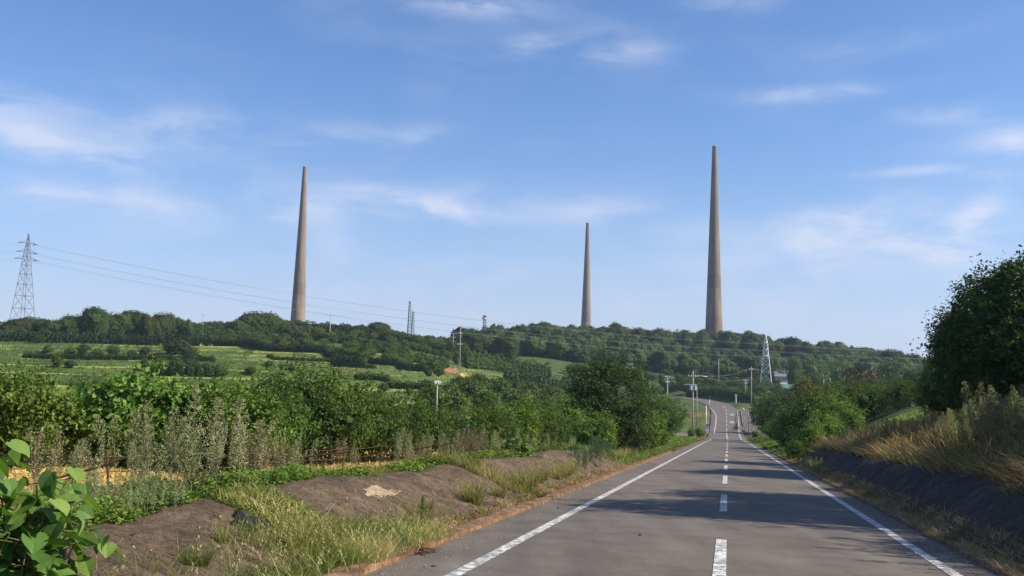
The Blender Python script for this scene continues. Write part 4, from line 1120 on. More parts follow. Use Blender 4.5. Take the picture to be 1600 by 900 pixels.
# ------------------------------------------------------------------ the wooded hill
g = np.random.default_rng(21)
pts = []
for _ in range(9000):
    Y = math.sqrt(g.uniform(425 ** 2, 690 ** 2)); px = g.uniform(-150, 1750)
    if px < 640 and Y > 600 and g.random() < .4: continue
    x, y = xy(px, Y, 15); pts.append((x, y, Y, px))
pts.sort(key=lambda q: q[2]); keep = []; cell = {}
for q in pts:
    cx_, cy_ = int(q[0] // 9.2), int(q[1] // 9.2)
    if any((q[0] - w[0]) ** 2 + (q[1] - w[1]) ** 2 < 8.8 ** 2 for a in (-1, 0, 1) for b in (-1, 0, 1) for w in cell.get((cx_ + a, cy_ + b), ())): continue
    cell.setdefault((cx_, cy_), []).append(q); keep.append(q)
xs = np.array([q[0] for q in keep]); ys = np.array([q[1] for q in keep]); zs = surf(xs, ys)
def far_crown(g, mb, x, y, z, R_, H_, n, S, tone):
    """domed crown: one broad body with lobes standing out of its upper side, covered in leaf clumps"""
    nl = 11
    sd = unit(g.normal(size=(nl, 3))); sd[:, 2] = np.abs(sd[:, 2]) * .9 - .12; sd = unit(sd)
    ce = np.vstack([[0, 0, 0], sd * g.uniform(.50, .66, (nl, 1))]); ra = np.concatenate([[.74], g.uniform(.30, .46, nl)])
    p_ = ra ** 2; k = g.choice(nl + 1, n, p=p_ / p_.sum()); d = unit(g.normal(size=(n, 3)) + [0, 0, .2])
    c = ce[k] + d * ra[k][:, None] * g.uniform(.93, 1.12, (n, 1))
    ins = np.zeros(n, bool)
    for q in range(nl + 1): ins |= np.linalg.norm(c - ce[q], axis=1) < ra[q] * .86
    c, d, k = c[~ins], d[~ins], k[~ins]; n = len(c)
    sc_ = np.array([R_, R_, H_ * .58]); C = c * sc_ + [x, y, z + H_ * .44]
    lt = g.random(nl + 1)
    rnd = np.clip(tone + .30 * lt[k] + .28 * g.random(n) - .12, 0, 1)
    add_cards(mb, C, d + .30 * g.normal(size=(n, 3)), S * (.6 + .7 * g.random(n)), .8, rnd=rnd, g=g)
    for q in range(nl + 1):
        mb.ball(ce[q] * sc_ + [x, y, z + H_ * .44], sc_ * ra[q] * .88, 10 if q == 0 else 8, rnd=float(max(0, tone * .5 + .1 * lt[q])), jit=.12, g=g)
mb = MB()
for (x, y, Y, px), z in zip(keep, zs):
    R_ = g.uniform(5.0, 7.6); H_ = g.uniform(8.5, 12.5)
    if px < 720: H_ *= .50
    if Y > 620 and g.random() < .5: continue
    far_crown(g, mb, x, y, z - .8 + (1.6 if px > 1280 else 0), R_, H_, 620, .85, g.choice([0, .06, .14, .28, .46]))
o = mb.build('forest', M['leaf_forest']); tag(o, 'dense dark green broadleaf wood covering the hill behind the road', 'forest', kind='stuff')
print('forest trees', len(keep), mb.n)

def far_tree_mesh(seed, R_, H_, n, S, tone, mat):
    g = np.random.default_rng(seed); mb = MB(); far_crown(g, mb, 0, 0, 0, R_, H_, n, S, tone); return mb.mesh('crown', mat)
FT = [far_tree_mesh(100 + k, 4.6, 9.0, 2600, .42, (.05, .15, .28)[k % 3], M['leaf_forest']) for k in range(5)]
TRK = trunk_mesh(5, 3.5, .28, 4, 2.2)
def place_far(px, Y, top_py, label, me=None, mat=None, name='broadleaf_tree', wpx=None, group=None, cat='tree', sq=None):
    top = P(px, top_py, Y); x, y = top[0], top[1]; z = gz(x, y); H = max(2.0, top[2] - z)
    f = H / 9.0; fx = f if wpx is None else (wpx * Y / F) / 9.6
    root = proto_tree(name, me or random.choice(FT), TRK)(x, y, z - .15, (fx, fx, f), None, label, cat, group)
    return root
# tree line left of the left tower, one crown after the other
TL = [(8, 512, 60), (28, 498, 50), (52, 490, 60), (78, 494, 50), (100, 492, 46), (124, 486, 52), (150, 479, 62), (180, 482, 56), (208, 484, 54), (232, 488, 40), (257, 481, 40), (280, 494, 32), (293, 497, 28), (315, 504, 44),
      (345, 506, 44), (372, 496, 46), (403, 480, 66), (432, 492, 44), (452, 504, 34), (-20, 505, 60), (-60, 500, 70)]
for k, (px, ty, w) in enumerate(TL):
    place_far(px, 316 + 8 * (k % 3) + (22 if px > 300 else 0), ty, f'dark rounded tree in the tree line under the left tower, {nth(k + 1 if px > 0 else k + 1)} from the left' if px > 0 else f'dark tree of the far left tree line, beyond the picture edge, {("nearer", "outer")[k - 19]} one',
              wpx=w * 1.15, group='trees of the left tree line')
# skyline trees between the towers
for k, (px, ty, w, Y) in enumerate(((488, 506, 40, 420), (512, 508, 40, 430), (540, 506, 46, 430), (566, 506, 44, 440), (592, 503, 56, 420), (612, 512, 40, 420), (634, 518, 14, 415), (654, 522, 22, 415), (668, 530, 34, 420), (690, 534, 34, 430),
                                    (716, 530, 40, 380), (740, 520, 60, 400), (762, 517, 56, 410), (790, 524, 60, 390))):
    place_far(px, Y, ty, f'distant skyline tree between the left and middle towers, {nth(k + 1)} from the left', wpx=w * 1.1, group='skyline trees between the towers')
for k, (px, ty, w, Y) in enumerate(((822, 505, 70, 470), (850, 501, 70, 480), (885, 508, 60, 490), (935, 510, 60, 500), (962, 502, 60, 500), (995, 506, 60, 510), (1030, 508, 60, 510), (1062, 509, 60, 520), (1092, 512, 50, 520), (1140, 517, 60, 520),
                                    (1172, 521, 60, 520), (1205, 524, 60, 500), (1238, 526, 56, 500), (1262, 532, 50, 490), (1300, 538, 60, 480), (1330, 540, 56, 500), (1365, 545, 50, 500), (1395, 545, 60, 460), (1425, 552, 50, 460), (1452, 560, 60, 460))):
    place_far(px, Y, ty, f'dark crown on the skyline of the wooded hill, {nth(k + 1)} from the left', wpx=w, group='skyline trees of the wooded hill')
BM = [crown(140 + k, blobs_round(140 + k, 4.6, .6, 9, 8), 330, 14, .5, M['leaf_bamboo'], .9, 'card', .5, core=.6, corebright=.3) for k in range(2)]
BR = crown(150, [(0, 0, 4.5, 4.2, 4.2, 3.8), (2, 1, 3, 2.6, 2.6, 2.4), (-2, -1, 3, 2.6, 2.6, 2.4), (0, -2, 5, 2.5, 2.5, 2.8)], 420, 14, .40, M['leaf_brown'], .7, 'card', .7, core=.7); YL = crown(151, blobs_round(151, 4.6, .3, 9, 9), 420, 14, .36, M['leaf_yellow'], .7, 'card', .7, core=.62, corebright=.3)
place_far(1268, 340, 556, 'pale green feathery bamboo clump right of the house', BM[0], name='bamboo_clump', wpx=60, cat='bamboo')
place_far(1305, 350, 560, 'second pale green bamboo clump, right of the first', BM[1], name='bamboo_clump', wpx=56, cat='bamboo')
place_far(1242, 330, 552, 'narrow pale green bamboo clump behind the house', BM[1], name='bamboo_clump', wpx=26, cat='bamboo')
place_far(1345, 235, 569, 'brownish dome-shaped tree in front of the wooded hill on the right', BR, name='dome_tree', wpx=80)
place_far(1262, 165, 588, 'yellowish-green tree behind the bright bushes on the right', YL, name='dome_tree', wpx=66)
place_far(1400, 300, 560, 'pale dome-shaped tree on the right slope beside the brown one', BM[0], name='dome_tree', wpx=80)
place_far(1440, 260, 566, 'green rounded tree left of the big dark tree, far behind the hedge', FT[1], wpx=70)

# ------------------------------------------------------------------ orchards and windbreak hedges
OM = [crown(200 + k, blobs_round(200 + k, 1.7, .5, 3.0, 5), 130, 10, .34, M['leaf_far'], .5, 'card', .7, core=.8) for k in range(4)]
OT = trunk_mesh(9, 1.2, .10, 3, .8)
def hedge(pts, h, w, label, mat='leaf_dark', name='windbreak_hedge', gaps=False, S=.42, dens=26, seed=3, base0=0.0):
    """clipped leafy wall along picture points (column, distance)"""
    g = np.random.default_rng(seed)
    W = np.array([xy(px, Y, 8) for px, Y in pts]); cum = np.concatenate([[0], np.cumsum(np.hypot(*np.diff(W, axis=0).T))])
    L = cum[-1]; n = int(L * dens)
    u = g.random(n) * L; x = np.interp(u, cum, W[:, 0]); y = np.interp(u, cum, W[:, 1])
    dx = np.interp(u + .5, cum, W[:, 0]) - np.interp(u - .5, cum, W[:, 0]); dy = np.interp(u + .5, cum, W[:, 1]) - np.interp(u - .5, cum, W[:, 1]); dn = np.hypot(dx, dy) + 1e-6
    side = g.uniform(-1, 1, n); up = g.random(n); face = g.random(n)
    hh = h * (1 + .10 * np.sin(u * .9) + .07 * np.sin(u * 2.3 + 1))
    side = np.where(face < .7, np.sign(side) * (.85 + .2 * g.random(n)), side); zz = np.where(face < .7, up * hh, hh * (.93 + .12 * g.random(n)))
    nx, ny = -dy / dn, dx / dn
    x2, y2 = x + nx * side * w / 2, y + ny * side * w / 2
    keep = np.ones(n, bool)
    if gaps: keep = ~((np.abs((u % 4.2) - 2.1) < .75 * (1 - zz / (hh * .5))) & (zz < hh * .45) & (u > L * .33))
    base = surf(x, y)
    root = empty(name, (W[0][0], W[0][1], base[0])); tag(root, label, 'hedge')
    C = np.stack([x2, y2, base + zz + base0], 1)[keep] - np.array(root.location)
    Nn = np.stack([nx * side, ny * side, np.where(face < .7, .25, 1.2)], 1)[keep] + .4 * g.normal(size=(keep.sum(), 3))
    mb = MB(); rn = .5 * (.5 + .5 * np.sin(u[keep] * 1.7)) * g.random(keep.sum()) + .4 * g.random(keep.sum())
    add_cards(mb, C, Nn, S * (.7 + .6 * g.random(len(C))), .75, rnd=rn, g=g)
    # leafy inside
    m_ = max(3, int(L / 1.4)); uc = np.linspace(.4, L - .4, m_)
    for q in uc:
        cx_, cy_ = np.interp(q, cum, W[:, 0]), np.interp(q, cum, W[:, 1]); zb = gz(cx_, cy_)
        if gaps and abs((q % 4.2) - 2.1) < 1.0 and q > L * .33: mb.ball(np.array([cx_, cy_, zb + h * .70]) - np.array(root.location), (1.0, w * .4, h * .24), 8, rnd=.08, jit=.2, g=g)
        else: mb.ball(np.array([cx_, cy_, zb + h * .46]) - np.array(root.location), (1.1, w * .4, h * .46), 8, rnd=.08, jit=.2, g=g)
    mb.build('foliage', M[mat], root)
    mb = MB()
    for q in np.arange(.5, L, 2.1):
        cx_, cy_ = np.interp(q, cum, W[:, 0]), np.interp(q, cum, W[:, 1]); zb = gz(cx_, cy_)
        p0 = np.array([cx_, cy_, zb - .1]) - np.array(root.location); mb.tube([p0, p0 + [0, 0, h * .6]], [.09, .06], 5)
    mb.build('stem', M['bark'], root)
orch = []
def orchard(n, px0, px1, Y0, Y1, where, maxn, cond=None, seed=1, scl=(.8, 1.2)):
    g = np.random.default_rng(seed); got = 0; tries = 0; made = []
    while got < maxn and tries < maxn * 30:
        tries += 1
        px, Y = g.uniform(px0, px1), g.uniform(Y0, Y1)
        if cond and not cond(px, Y): continue
        x, y = xy(px, Y, 5)
        if any((x - a) ** 2 + (y - b) ** 2 < n * n for a, b in orch): continue
        s_, t_ = road_st(np.array([x]), np.array([y]))
        if abs(t_[0]) < 7: continue
        orch.append((x, y)); got += 1
        made.append((pix((x, y, 0))[0], proto_tree('orchard_tree', OM[got % 4], OT)(x, y, None, g.uniform(*scl), None, where, 'orchard tree', 'orchard trees ' + where[where.index(' tree') + 6:])))
    made.sort(key=lambda q: q[0])
    for k, q in enumerate(made): q[1]['label'] = where + f', {nth(k + 1)} from the left'
orchard(4.2, 330, 725, 262, 392, 'green orchard tree below the skyline trees', 190, lambda px, Y: Y > 306 - (px - 330) * .13 and not (px > 688 and Y < 322), 1, (.75, 1.15))
hedge([(335, 303), (450, 292), (560, 278), (640, 270), (672, 268)], 2.4, 2.0, 'lowest dark orchard row bordering the terraced grass', 'leaf_dark', seed=17, S=.45, dens=45)
orchard(4.8, 640, 1010, 120, 300, 'green orchard tree in the valley', 95, lambda px, Y: px > 640 + (Y - 120) * .9 and not (Y > 285 and px < 780), 2, (.85, 1.3))
orchard(4.6, 890, 1240, 345, 420, 'green orchard tree above the road bend', 80, None, 3, (.9, 1.4))
hedge([(198, 305), (330, 305)], 3.3, 1.6, 'clipped dark hedge with arched gaps at its foot on the left slope', gaps=True, seed=4, S=.38, dens=60)
hedge([(326, 309), (400, 314), (470, 322)], 2.6, 1.8, 'clipped dark hedge right of the one with arched gaps', seed=5, dens=45)
hedge([(330, 372), (470, 376), (560, 376), (640, 372), (728, 352)], 4.2, 2.2, 'long dark windbreak running down the slope under the skyline', 'leaf_far', seed=6, S=.6, dens=40)
hedge([(335, 336), (450, 338), (540, 336), (640, 326)], 2.8, 2.0, 'lower dark orchard hedge row above the terraced grass', 'leaf_far', seed=7, S=.5, dens=40)
hedge([(560, 322), (640, 314), (700, 308)], 2.6, 2.2, 'short hedge row ending at the red soil patch', 'leaf_far', seed=8, S=.5, dens=40)
hedge([(728, 330), (760, 338), (800, 345), (860, 350)], 5.5, 3, 'tall vine-hung hedge right of the antenna pole', 'leaf_far', seed=9, S=.6, dens=60)
hedge([(790, 290), (850, 292), (915, 300)], 4.0, 2.4, 'dark hedge row in the valley left of the big dark tree', seed=10, S=.55, dens=40)
hedge([(1060, 392), (1130, 388), (1200, 384)], 3.6, 2, 'upper hedge row on the slope above the road bend', 'leaf_far', seed=11, S=.55, dens=40)
hedge([(1040, 372), (1110, 368), (1190, 362)], 3.2, 2, 'middle hedge row on the slope above the road bend', 'leaf_far', seed=12, S=.55, dens=40)
hedge([(1075, 352), (1120, 338), (1150, 318), (1178, 305)], 3.4, 2.4, 'lowest hedge row following the outside of the road bend', 'leaf_far', seed=13, S=.5, dens=50)
hedge([(880, 330), (960, 328), (1010, 330)], 3.6, 2.4, 'hedge row behind the big dark roadside tree', 'leaf_far', seed=14, S=.55, dens=40)
hedge([(520, 238), (570, 236)], 3.0, 2.4, 'short dark hedge standing alone in the terraced grass', 'leaf_dark', seed=15, S=.4, dens=80)
hedge([(740, 250), (800, 240), (880, 236)], 3.0, 2.6, 'dark hedge row below the ochre soil', 'leaf_dark', seed=16, S=.5, dens=40)
# bushes dotted over the terraces
TB = [crown(230 + k, blobs_round(230 + k, 1.3, .1, 1.9, 4), 90, 9, .26, M[('leaf_dark', 'leaf_far')[k % 2]], .4, 'card', .7, core=.8) for k in range(4)]
spots = sorted([(75, 552, 1.0), (110, 556, 1.1), (128, 554, 1.3), (150, 557, 1.0), (178, 556, 1.2), (205, 559, 1.0), (225, 557, 1.2), (262, 552, 1.1), (278, 553, 1.7), (292, 556, 1.2), (305, 557, 1.0), (90, 574, 1.3), (108, 575, 1.0), (250, 578, 1.4),
         (275, 580, 1.6), (300, 578, 1.4), (320, 582, 1.1), (350, 588, 1.0), (60, 536, 1.0), (80, 533, 1.2), (390, 586, 1.0), (420, 574, .8), (455, 583, .8), (470, 596, 1.0), (600, 612, 1.0), (640, 618, .9), (665, 606, 1.0), (705, 612, 1.1), (735, 606, 1.2)])
for k, (px, py, s_) in enumerate(spots):
    h = hit(px, py, 90, 330)
    proto_tree('terrace_bush', TB[k % 4], None)(h[0], h[1], h[2], s_ * h[1] / 230, None, f'dark low bush on the grassy terraces, {nth(k + 1)} from the left', 'bush', 'bushes on the grassy terraces')
# rough grass along the terrace lips
g = np.random.default_rng(33); C = []
for _ in range(60):
    n = 6000; Y = g.uniform(125, 318, n); px = g.uniform(-60, 800, n); k_ = (px - 800) / F
    x = k_ * Y * 1.0; y = Y
    zz = macro(x, y) + vnoise(x, y, 60) * .35 * sstep(60, 160, np.hypot(x, y)) + vnoise(x + 31, y - 7, 9) * .05 + vnoise(x, y, 70) * .35
    fr = zz / TSTEP - np.floor(zz / TSTEP); m_ = (fr > .76) & (fr < 1) & (g.random(n) < .8) 
    C.append(np.stack([x, y], 1)[m_])
    if sum(map(len, C)) > 11000: break
C = np.concatenate(C)[:11000]; z = surf(C[:, 0], C[:, 1]); n = len(C)
zz = macro(C[:, 0], C[:, 1]) + vnoise(C[:, 0], C[:, 1], 60) * .35 * sstep(60, 160, np.hypot(C[:, 0], C[:, 1])) + vnoise(C[:, 0] + 31, C[:, 1] - 7, 9) * .05 + vnoise(C[:, 0], C[:, 1], 70) * .35
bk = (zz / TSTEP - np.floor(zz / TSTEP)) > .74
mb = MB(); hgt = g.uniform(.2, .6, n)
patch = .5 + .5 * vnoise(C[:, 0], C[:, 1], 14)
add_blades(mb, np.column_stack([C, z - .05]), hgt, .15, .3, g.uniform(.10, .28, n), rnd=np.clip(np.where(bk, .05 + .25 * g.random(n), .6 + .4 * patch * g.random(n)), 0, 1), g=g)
tag(mb.build('terrace_grass', M['grass_mix'] if False else M['grass_green']), 'rough grass growing along the terrace steps', 'grass', kind='stuff')

hedge([(-120, 302), (0, 303), (90, 305), (195, 308)], 3.4, 3.0, 'dark undergrowth at the foot of the left tree line', 'leaf_dark', 'thicket', seed=18, S=.6, dens=40)
hedge([(195, 316), (300, 322), (420, 340), (480, 350)], 4.0, 3.0, 'dark undergrowth behind the clipped hedge', 'leaf_dark', 'thicket', seed=19, S=.6, dens=40)
hedge([(900, 425), (1000, 428), (1100, 424), (1200, 420), (1300, 420), (1400, 420), (1500, 420)], 6.0, 4.5, 'dark undergrowth along the foot of the wooded hill', 'leaf_far', 'thicket', seed=20, S=.8, dens=40)
hedge([(1240, 330), (1300, 330), (1380, 325), (1460, 320)], 4.5, 4, 'green thicket in front of the wooded hill on the right', 'leaf_far', 'thicket', seed=22, S=.6, dens=50)
hedge([(1215, 250), (1270, 240), (1330, 225), (1420, 215)], 5.0, 4, 'nearer green thicket under the brown dome-shaped tree', 'leaf_far', 'thicket', seed=23, S=.5, dens=60)

hedge([(40, 214), (120, 213), (230, 214), (335, 216)], 1.5, 1.6, 'low dark hedge row along an upper terrace on the left', 'leaf_dark', 'terrace_hedge', seed=24, S=.35, dens=26)
hedge([(225, 178), (290, 178), (345, 180)], 2.2, 1.8, 'taller dark hedge row on a lower terrace on the left', 'leaf_dark', 'terrace_hedge', seed=25, S=.35, dens=36)
hedge([(420, 262), (500, 258), (585, 250)], 1.2, 1.4, 'low hedge row on an upper terrace near the orchard', 'leaf_far', 'terrace_hedge', seed=26, S=.35, dens=24)
hedge([(560, 190), (650, 186), (760, 180)], 1.6, 1.8, 'low hedge row across the lower terraces near the centre', 'leaf_far', 'terrace_hedge', seed=27, S=.4, dens=26)
# ------------------------------------------------------------------ nearer trees and bushes
def bush_at(make, px, Y, label, cat='tree', sc=1.0, group=None, top_py=None, H=None):
    x, y = xy(px, Y, -1); z = gz(x, y)
    x, y = xy(px, Y, z)
    if top_py is not None: sc = (P(px, top_py, Y)[2] - z) / H
    return make(x, y, z, sc, None, label, cat, group)
T_S = trunk_mesh(31, 1.3, .07, 4, 1.0); T_M = trunk_mesh(32, 2.2, .16, 6, 2.2)
big = [crown(300 + k, blobs_round(300 + k, 1.6, .15, 2.9, 9), 300, 13, .17, M['leaf_bright'], .26, 'leaf', .85, core=.6, flat=.25, droop=.8, corebright=.05, tips=.12) for k in range(2)]
big_dense = crown(302, blobs_round(302, 1.5, .1, 2.8, 10), 420, 14, .095, M['leaf_bright'], .22, 'leaf', .75, core=.7, flat=.4, corebright=.05)
cit = [crown(310 + k, blobs_round(310 + k, 1.45, .25, 2.9, 9), 300, 15, .11, M['leaf_mid' if k != 1 else 'leaf_dark'], .24, 'leaf', .5, core=.42, flat=.35, corebright=.05, tips=.25) for k in range(4)]
light = [crown(320 + k, blobs_round(320 + k, 1.5, .1, 2.8, 8), 330, 13, .15, M['leaf_bright'], .26, 'leaf', .6, core=.6, flat=.4, corebright=.1, tips=.2) for k in range(2)]
mkb = [proto_tree('broad_leaved_bush', m_, T_S, 'stem') for m_ in big]; mkd = proto_tree('broad_leaved_bush', big_dense, T_S, 'stem')
mkc = [proto_tree('fruit_tree', m_, T_S, 'trunk') for m_ in cit]; mkl = [proto_tree('leafy_bush', m_, T_S, 'stem') for m_ in light]
G1 = 'broad-leaved bushes behind the straw field'
bush_at(mkb[0], 205, 25.0, 'tallest broad-leaved bush with large pale green leaves over the straw field', 'bush', group=G1, top_py=566, H=3.25)
bush_at(mkb[1], 165, 24.6, 'large-leaved bush left of the tallest broad-leaved bush', 'bush', group=G1, top_py=600, H=3.25)
bush_at(mkb[1], 272, 25.4, 'large-leaved bush right of the tallest broad-leaved bush', 'bush', group=G1, top_py=588, H=3.25)
bush_at(mkb[0], 330, 25.6, 'lighter large-leaved bush at the right end of the broad-leaved bushes', 'bush', group=G1, top_py=598, H=3.25)
bush_at(mkd, 20, 23.0, 'dense leafy bush at the left picture edge above the foreground plant', 'bush', group=G1, top_py=556, H=3.05)
bush_at(mkd, -60, 22.5, 'dense leafy bush just beyond the left picture edge', 'bush', group=G1, top_py=552, H=3.05)
bush_at(mkl[0], 362, 25, 'yellow-green bush between the large-leaved bushes and the dark fruit trees', 'bush', group=G1, top_py=600, H=3.05)
bush_at(mkd, 100, 27, 'dense leafy bush behind the greyish feathery weed on the left', 'bush', group=G1, top_py=598, H=3.05)
row = [(415, 27, 596), (450, 29, 578), (480, 31, 573), (515, 30, 590), (548, 32, 598), (580, 33, 608), (612, 34, 618), (642, 35, 626), (668, 36, 630), (704, 37, 640), (730, 38, 632), (757, 39, 630), (785, 41, 636), (812, 43, 630), (838, 45, 628), (862, 48, 636)]
for k, (px, Y, ty) in enumerate(row):
    bush_at(mkc[k % 4] if px not in (740, 812) else mkl[1], px, Y, f'dark leafy fruit tree in the row behind the feathery weeds, {nth(k + 1)} from the left', 'fruit tree', group='fruit trees behind the left verge', top_py=ty - (4 if px < 570 else 0), H=3.1)
row2 = [(400, 42, 604), (440, 44, 594), (510, 46, 606), (590, 50, 626), (660, 52, 632), (745, 58, 622), (790, 60, 632), (825, 62, 622), (850, 64, 626), (880, 60, 622)]
row2.sort()
for k, (px, Y, ty) in enumerate(row2):
    bush_at(mkc[(k * 3 + 1) % 4] if k % 3 else mkl[k % 2], px, Y, f'leafy fruit tree in the second row behind the left verge, {nth(k + 1)} counted from the left', 'fruit tree', group='fruit trees of the second row', top_py=ty, H=3.25)
for k, (px, Y, ty) in enumerate(((60, 45, 590), (125, 50, 592), (345, 48, 598), (380, 60, 604))):
    bush_at(mkc[k % 4], px, Y, f'fruit tree top seen over the broad-leaved bushes, {nth(k + 1)} of the back row', 'fruit tree', group='fruit trees of the back row', top_py=ty, H=3.25)
# the big dark roadside tree
bt = crown(330, [(0, 0, 3.2, 2.9, 2.7, 2.7), (-1.4, .3, 4.3, 1.7, 1.7, 1.5), (1.3, -.2, 3.9, 1.8, 1.8, 1.5), (-.2, .2, 5.0, 1.3, 1.3, 1.1), (2.2, .3, 2.4, 1.6, 1.6, 1.6), (-2.4, 0, 2.2, 1.7, 1.7, 1.7), (1.9, -.8, 1.3, 1.4, 1.3, 1.1), (0, -1.6, 2, 1.6, 1.5, 1.6),
                 (-1.8, -.8, 1.2, 1.5, 1.4, 1.1), (.9, .3, 4.9, 1.1, 1.1, .9), (3.0, 0, 3.1, 1.0, 1.0, .9)], 1500, 16, .15, M['leaf_dark'], .33, 'leaf', .5, core=.7, flat=.5, corebright=.05, tips=.15)
mk_big = proto_tree('roadside_tree', bt, T_M)
r_ = bush_at(mk_big, 950, 64, 'big dense dark green tree standing left of the road before the junction', 'tree', top_py=559, H=6.3); r_.scale = (r_.scale[0] * .92, r_.scale[1] * .92, r_.scale[2])
bush_at(mkl[0], 1010, 70, 'light yellow-green bush at the right foot of the big dark roadside tree', 'bush', top_py=640, H=3.15, group='roadside bushes left of the road')
bush_at(mkl[1], 905, 58, 'grey-green bush at the left foot of the big dark roadside tree', 'bush', top_py=648, H=3.15, group='roadside bushes left of the road')
bush_at(mkl[1], 938, 56, 'mid green bush in front of the big dark roadside tree', 'bush', top_py=645, H=3.15, group='roadside bushes left of the road')
bush_at(mkc[1], 1032, 92, 'dark narrow tree between the light bush and the side road', 'tree', top_py=622, H=3.25, group='roadside bushes left of the road')
bush_at(mkc[0], 1012, 110, 'green tree behind the right shoulder of the big dark roadside tree', 'tree', top_py=600, H=3.25, group='roadside bushes left of the road')
bush_at(mkc[2], 1036, 130, 'green tree behind the narrow dark tree at the side road', 'tree', top_py=612, H=3.25, group='roadside bushes left of the road')
bush_at(mkl[0], 1033, 84, 'small light green bush on the grassy verge before the side road', 'bush', top_py=668, H=3.15, group='roadside bushes left of the road')
for k, (px, Y, ty) in enumerate(((1092, 190, 667), (1080, 186, 669), (1098, 196, 671))):
    bush_at(mkl[k % 2], px, Y, f'low green weed clump on the point of grass at the junction, {("middle one", "left one", "right one")[k]}', 'bush', top_py=ty, H=3.15, group='weed clumps at the junction')
# right-hand side
bush_at(mkc[1], 1216, 150, 'dark tree mass right of the junction, hiding the side road', 'tree', top_py=606, H=3.25, group='dark trees right of the junction')
bush_at(mkc[3], 1203, 168, 'dark tree at the left edge of the tree mass right of the junction', 'tree', top_py=612, H=3.25, group='dark trees right of the junction')
bush_at(mkc[1], 1236, 140, 'dark tree at the right side of the tree mass by the junction', 'tree', top_py=608, H=3.25, group='dark trees right of the junction')
bush_at(mkc[0], 1197, 222, 'dark tree right at the junction whose shadow falls across the road', 'tree', top_py=618, H=3.25, group='dark trees right of the junction')
RBk = [(1180, 186, 672, 1), (1212, 130, 656, 1), (1224, 112, 646, 1), (1242, 100, 634, 0), (1258, 92, 622, 1), (1278, 84, 612, 0), (1303, 78, 616, 1), (1325, 72, 634, 0), (1232, 84, 668, 0), (1244, 66, 676, 1), (1247, 56, 684, 0), (1290, 66, 640, 0), (1270, 60, 660, 1), (1300, 62, 652, 1)]
RBk.sort()
for k, (px, Y, ty, q) in enumerate(RBk):
    bush_at((mkl if q or k % 3 else mkc)[k % 2], px, Y, f'bright green leafy bush on the right bank before the junction, {nth(k + 1)} counted from the left', 'bush', top_py=ty, H=3.15, group='bright bushes on the right bank')
for k, px in enumerate(range(1290, 1475, 19)):
    bush_at(mkc[(k * 2) % 4], px, 92 + 3 * (k % 3), f'dense green tree in the hedge line behind the small light field, {nth(k + 1)} from the left', 'tree', top_py=586 + 6 * ((k * 5) % 3) - k * .3, H=3.25, group='hedge line behind the small light field')
# the big dark trees on the right
def big_tree(seed, Rr, H, n=14, per=18, ncl=900, leaf=.17, mat='leaf_dark'):
    return crown(seed, blobs_round(seed, Rr, .3, H, n, 1.0), ncl, per, leaf, M[mat], .42, 'leaf', .55, core=.66, flat=.45, corebright=.05, tips=.06)
BT = [big_tree(340, 3.4, 8.0), big_tree(341, 3.2, 7.4)]
T_L = trunk_mesh(35, 5.0, .25, 8, 2.6)
mkt = [proto_tree('dark_evergreen_tree', m_, T_L) for m_ in BT]
GT = 'big dark trees on the right bank'
for k, (px, Y, ty, lab) in enumerate(((1622, 37, 402, 'tallest dark evergreen tree at the right picture edge'), (1526, 41, 474, 'dark evergreen tree on the left side of the big dark mass at right'),
                                      (1574, 38, 424, 'dark evergreen tree in the middle of the big dark mass at right'), (1484, 46, 556, 'lowest dark evergreen at the left foot of the dark mass'),
                                      (1580, 50, 430, 'dark evergreen tree behind the tallest one on the right'), (1500, 60, 560, 'dark evergreen tree far behind the left foot of the dark mass'))):
    bush_at(mkt[k % 2], px, Y, lab, 'tree', top_py=ty, H=7.9, group=GT)
for k, (s_, t_, h_, lab) in enumerate(((32.5, 12.6, 6.4, 'dark evergreen tree just beyond the right picture edge'), (27.0, 11.6, 9.0, 'dark evergreen tree beyond the right edge that shades the road'), (22.6, 11.4, 9.3, 'second shading evergreen beyond the right edge'),
                              (17.5, 14.6, 8.4, 'third evergreen beyond the right edge, nearer the camera'), (12.5, 15.5, 7.2, 'fourth evergreen beyond the right edge, beside the camera'), (7, 15, 7.0, 'fifth evergreen beyond the right edge, beside the camera'), (1, 15.5, 7.2, 'evergreen tree behind the right shoulder of the camera'),
                              (38, 14.0, 7.0, 'dark evergreen tree behind the shading trees on the right'), (20, 18, 8.6, 'evergreen behind the row beyond the right edge'), (56, 12.5, 5.2, 'evergreen tree beyond the hedge on the right bank'))):
    q = rpt(s_, t_); z = gz(q[0], q[1]); H_ = h_ - (z - q[2]); mkt[k % 2](q[0], q[1], z, H_ / 7.9, None, lab, 'tree', GT)
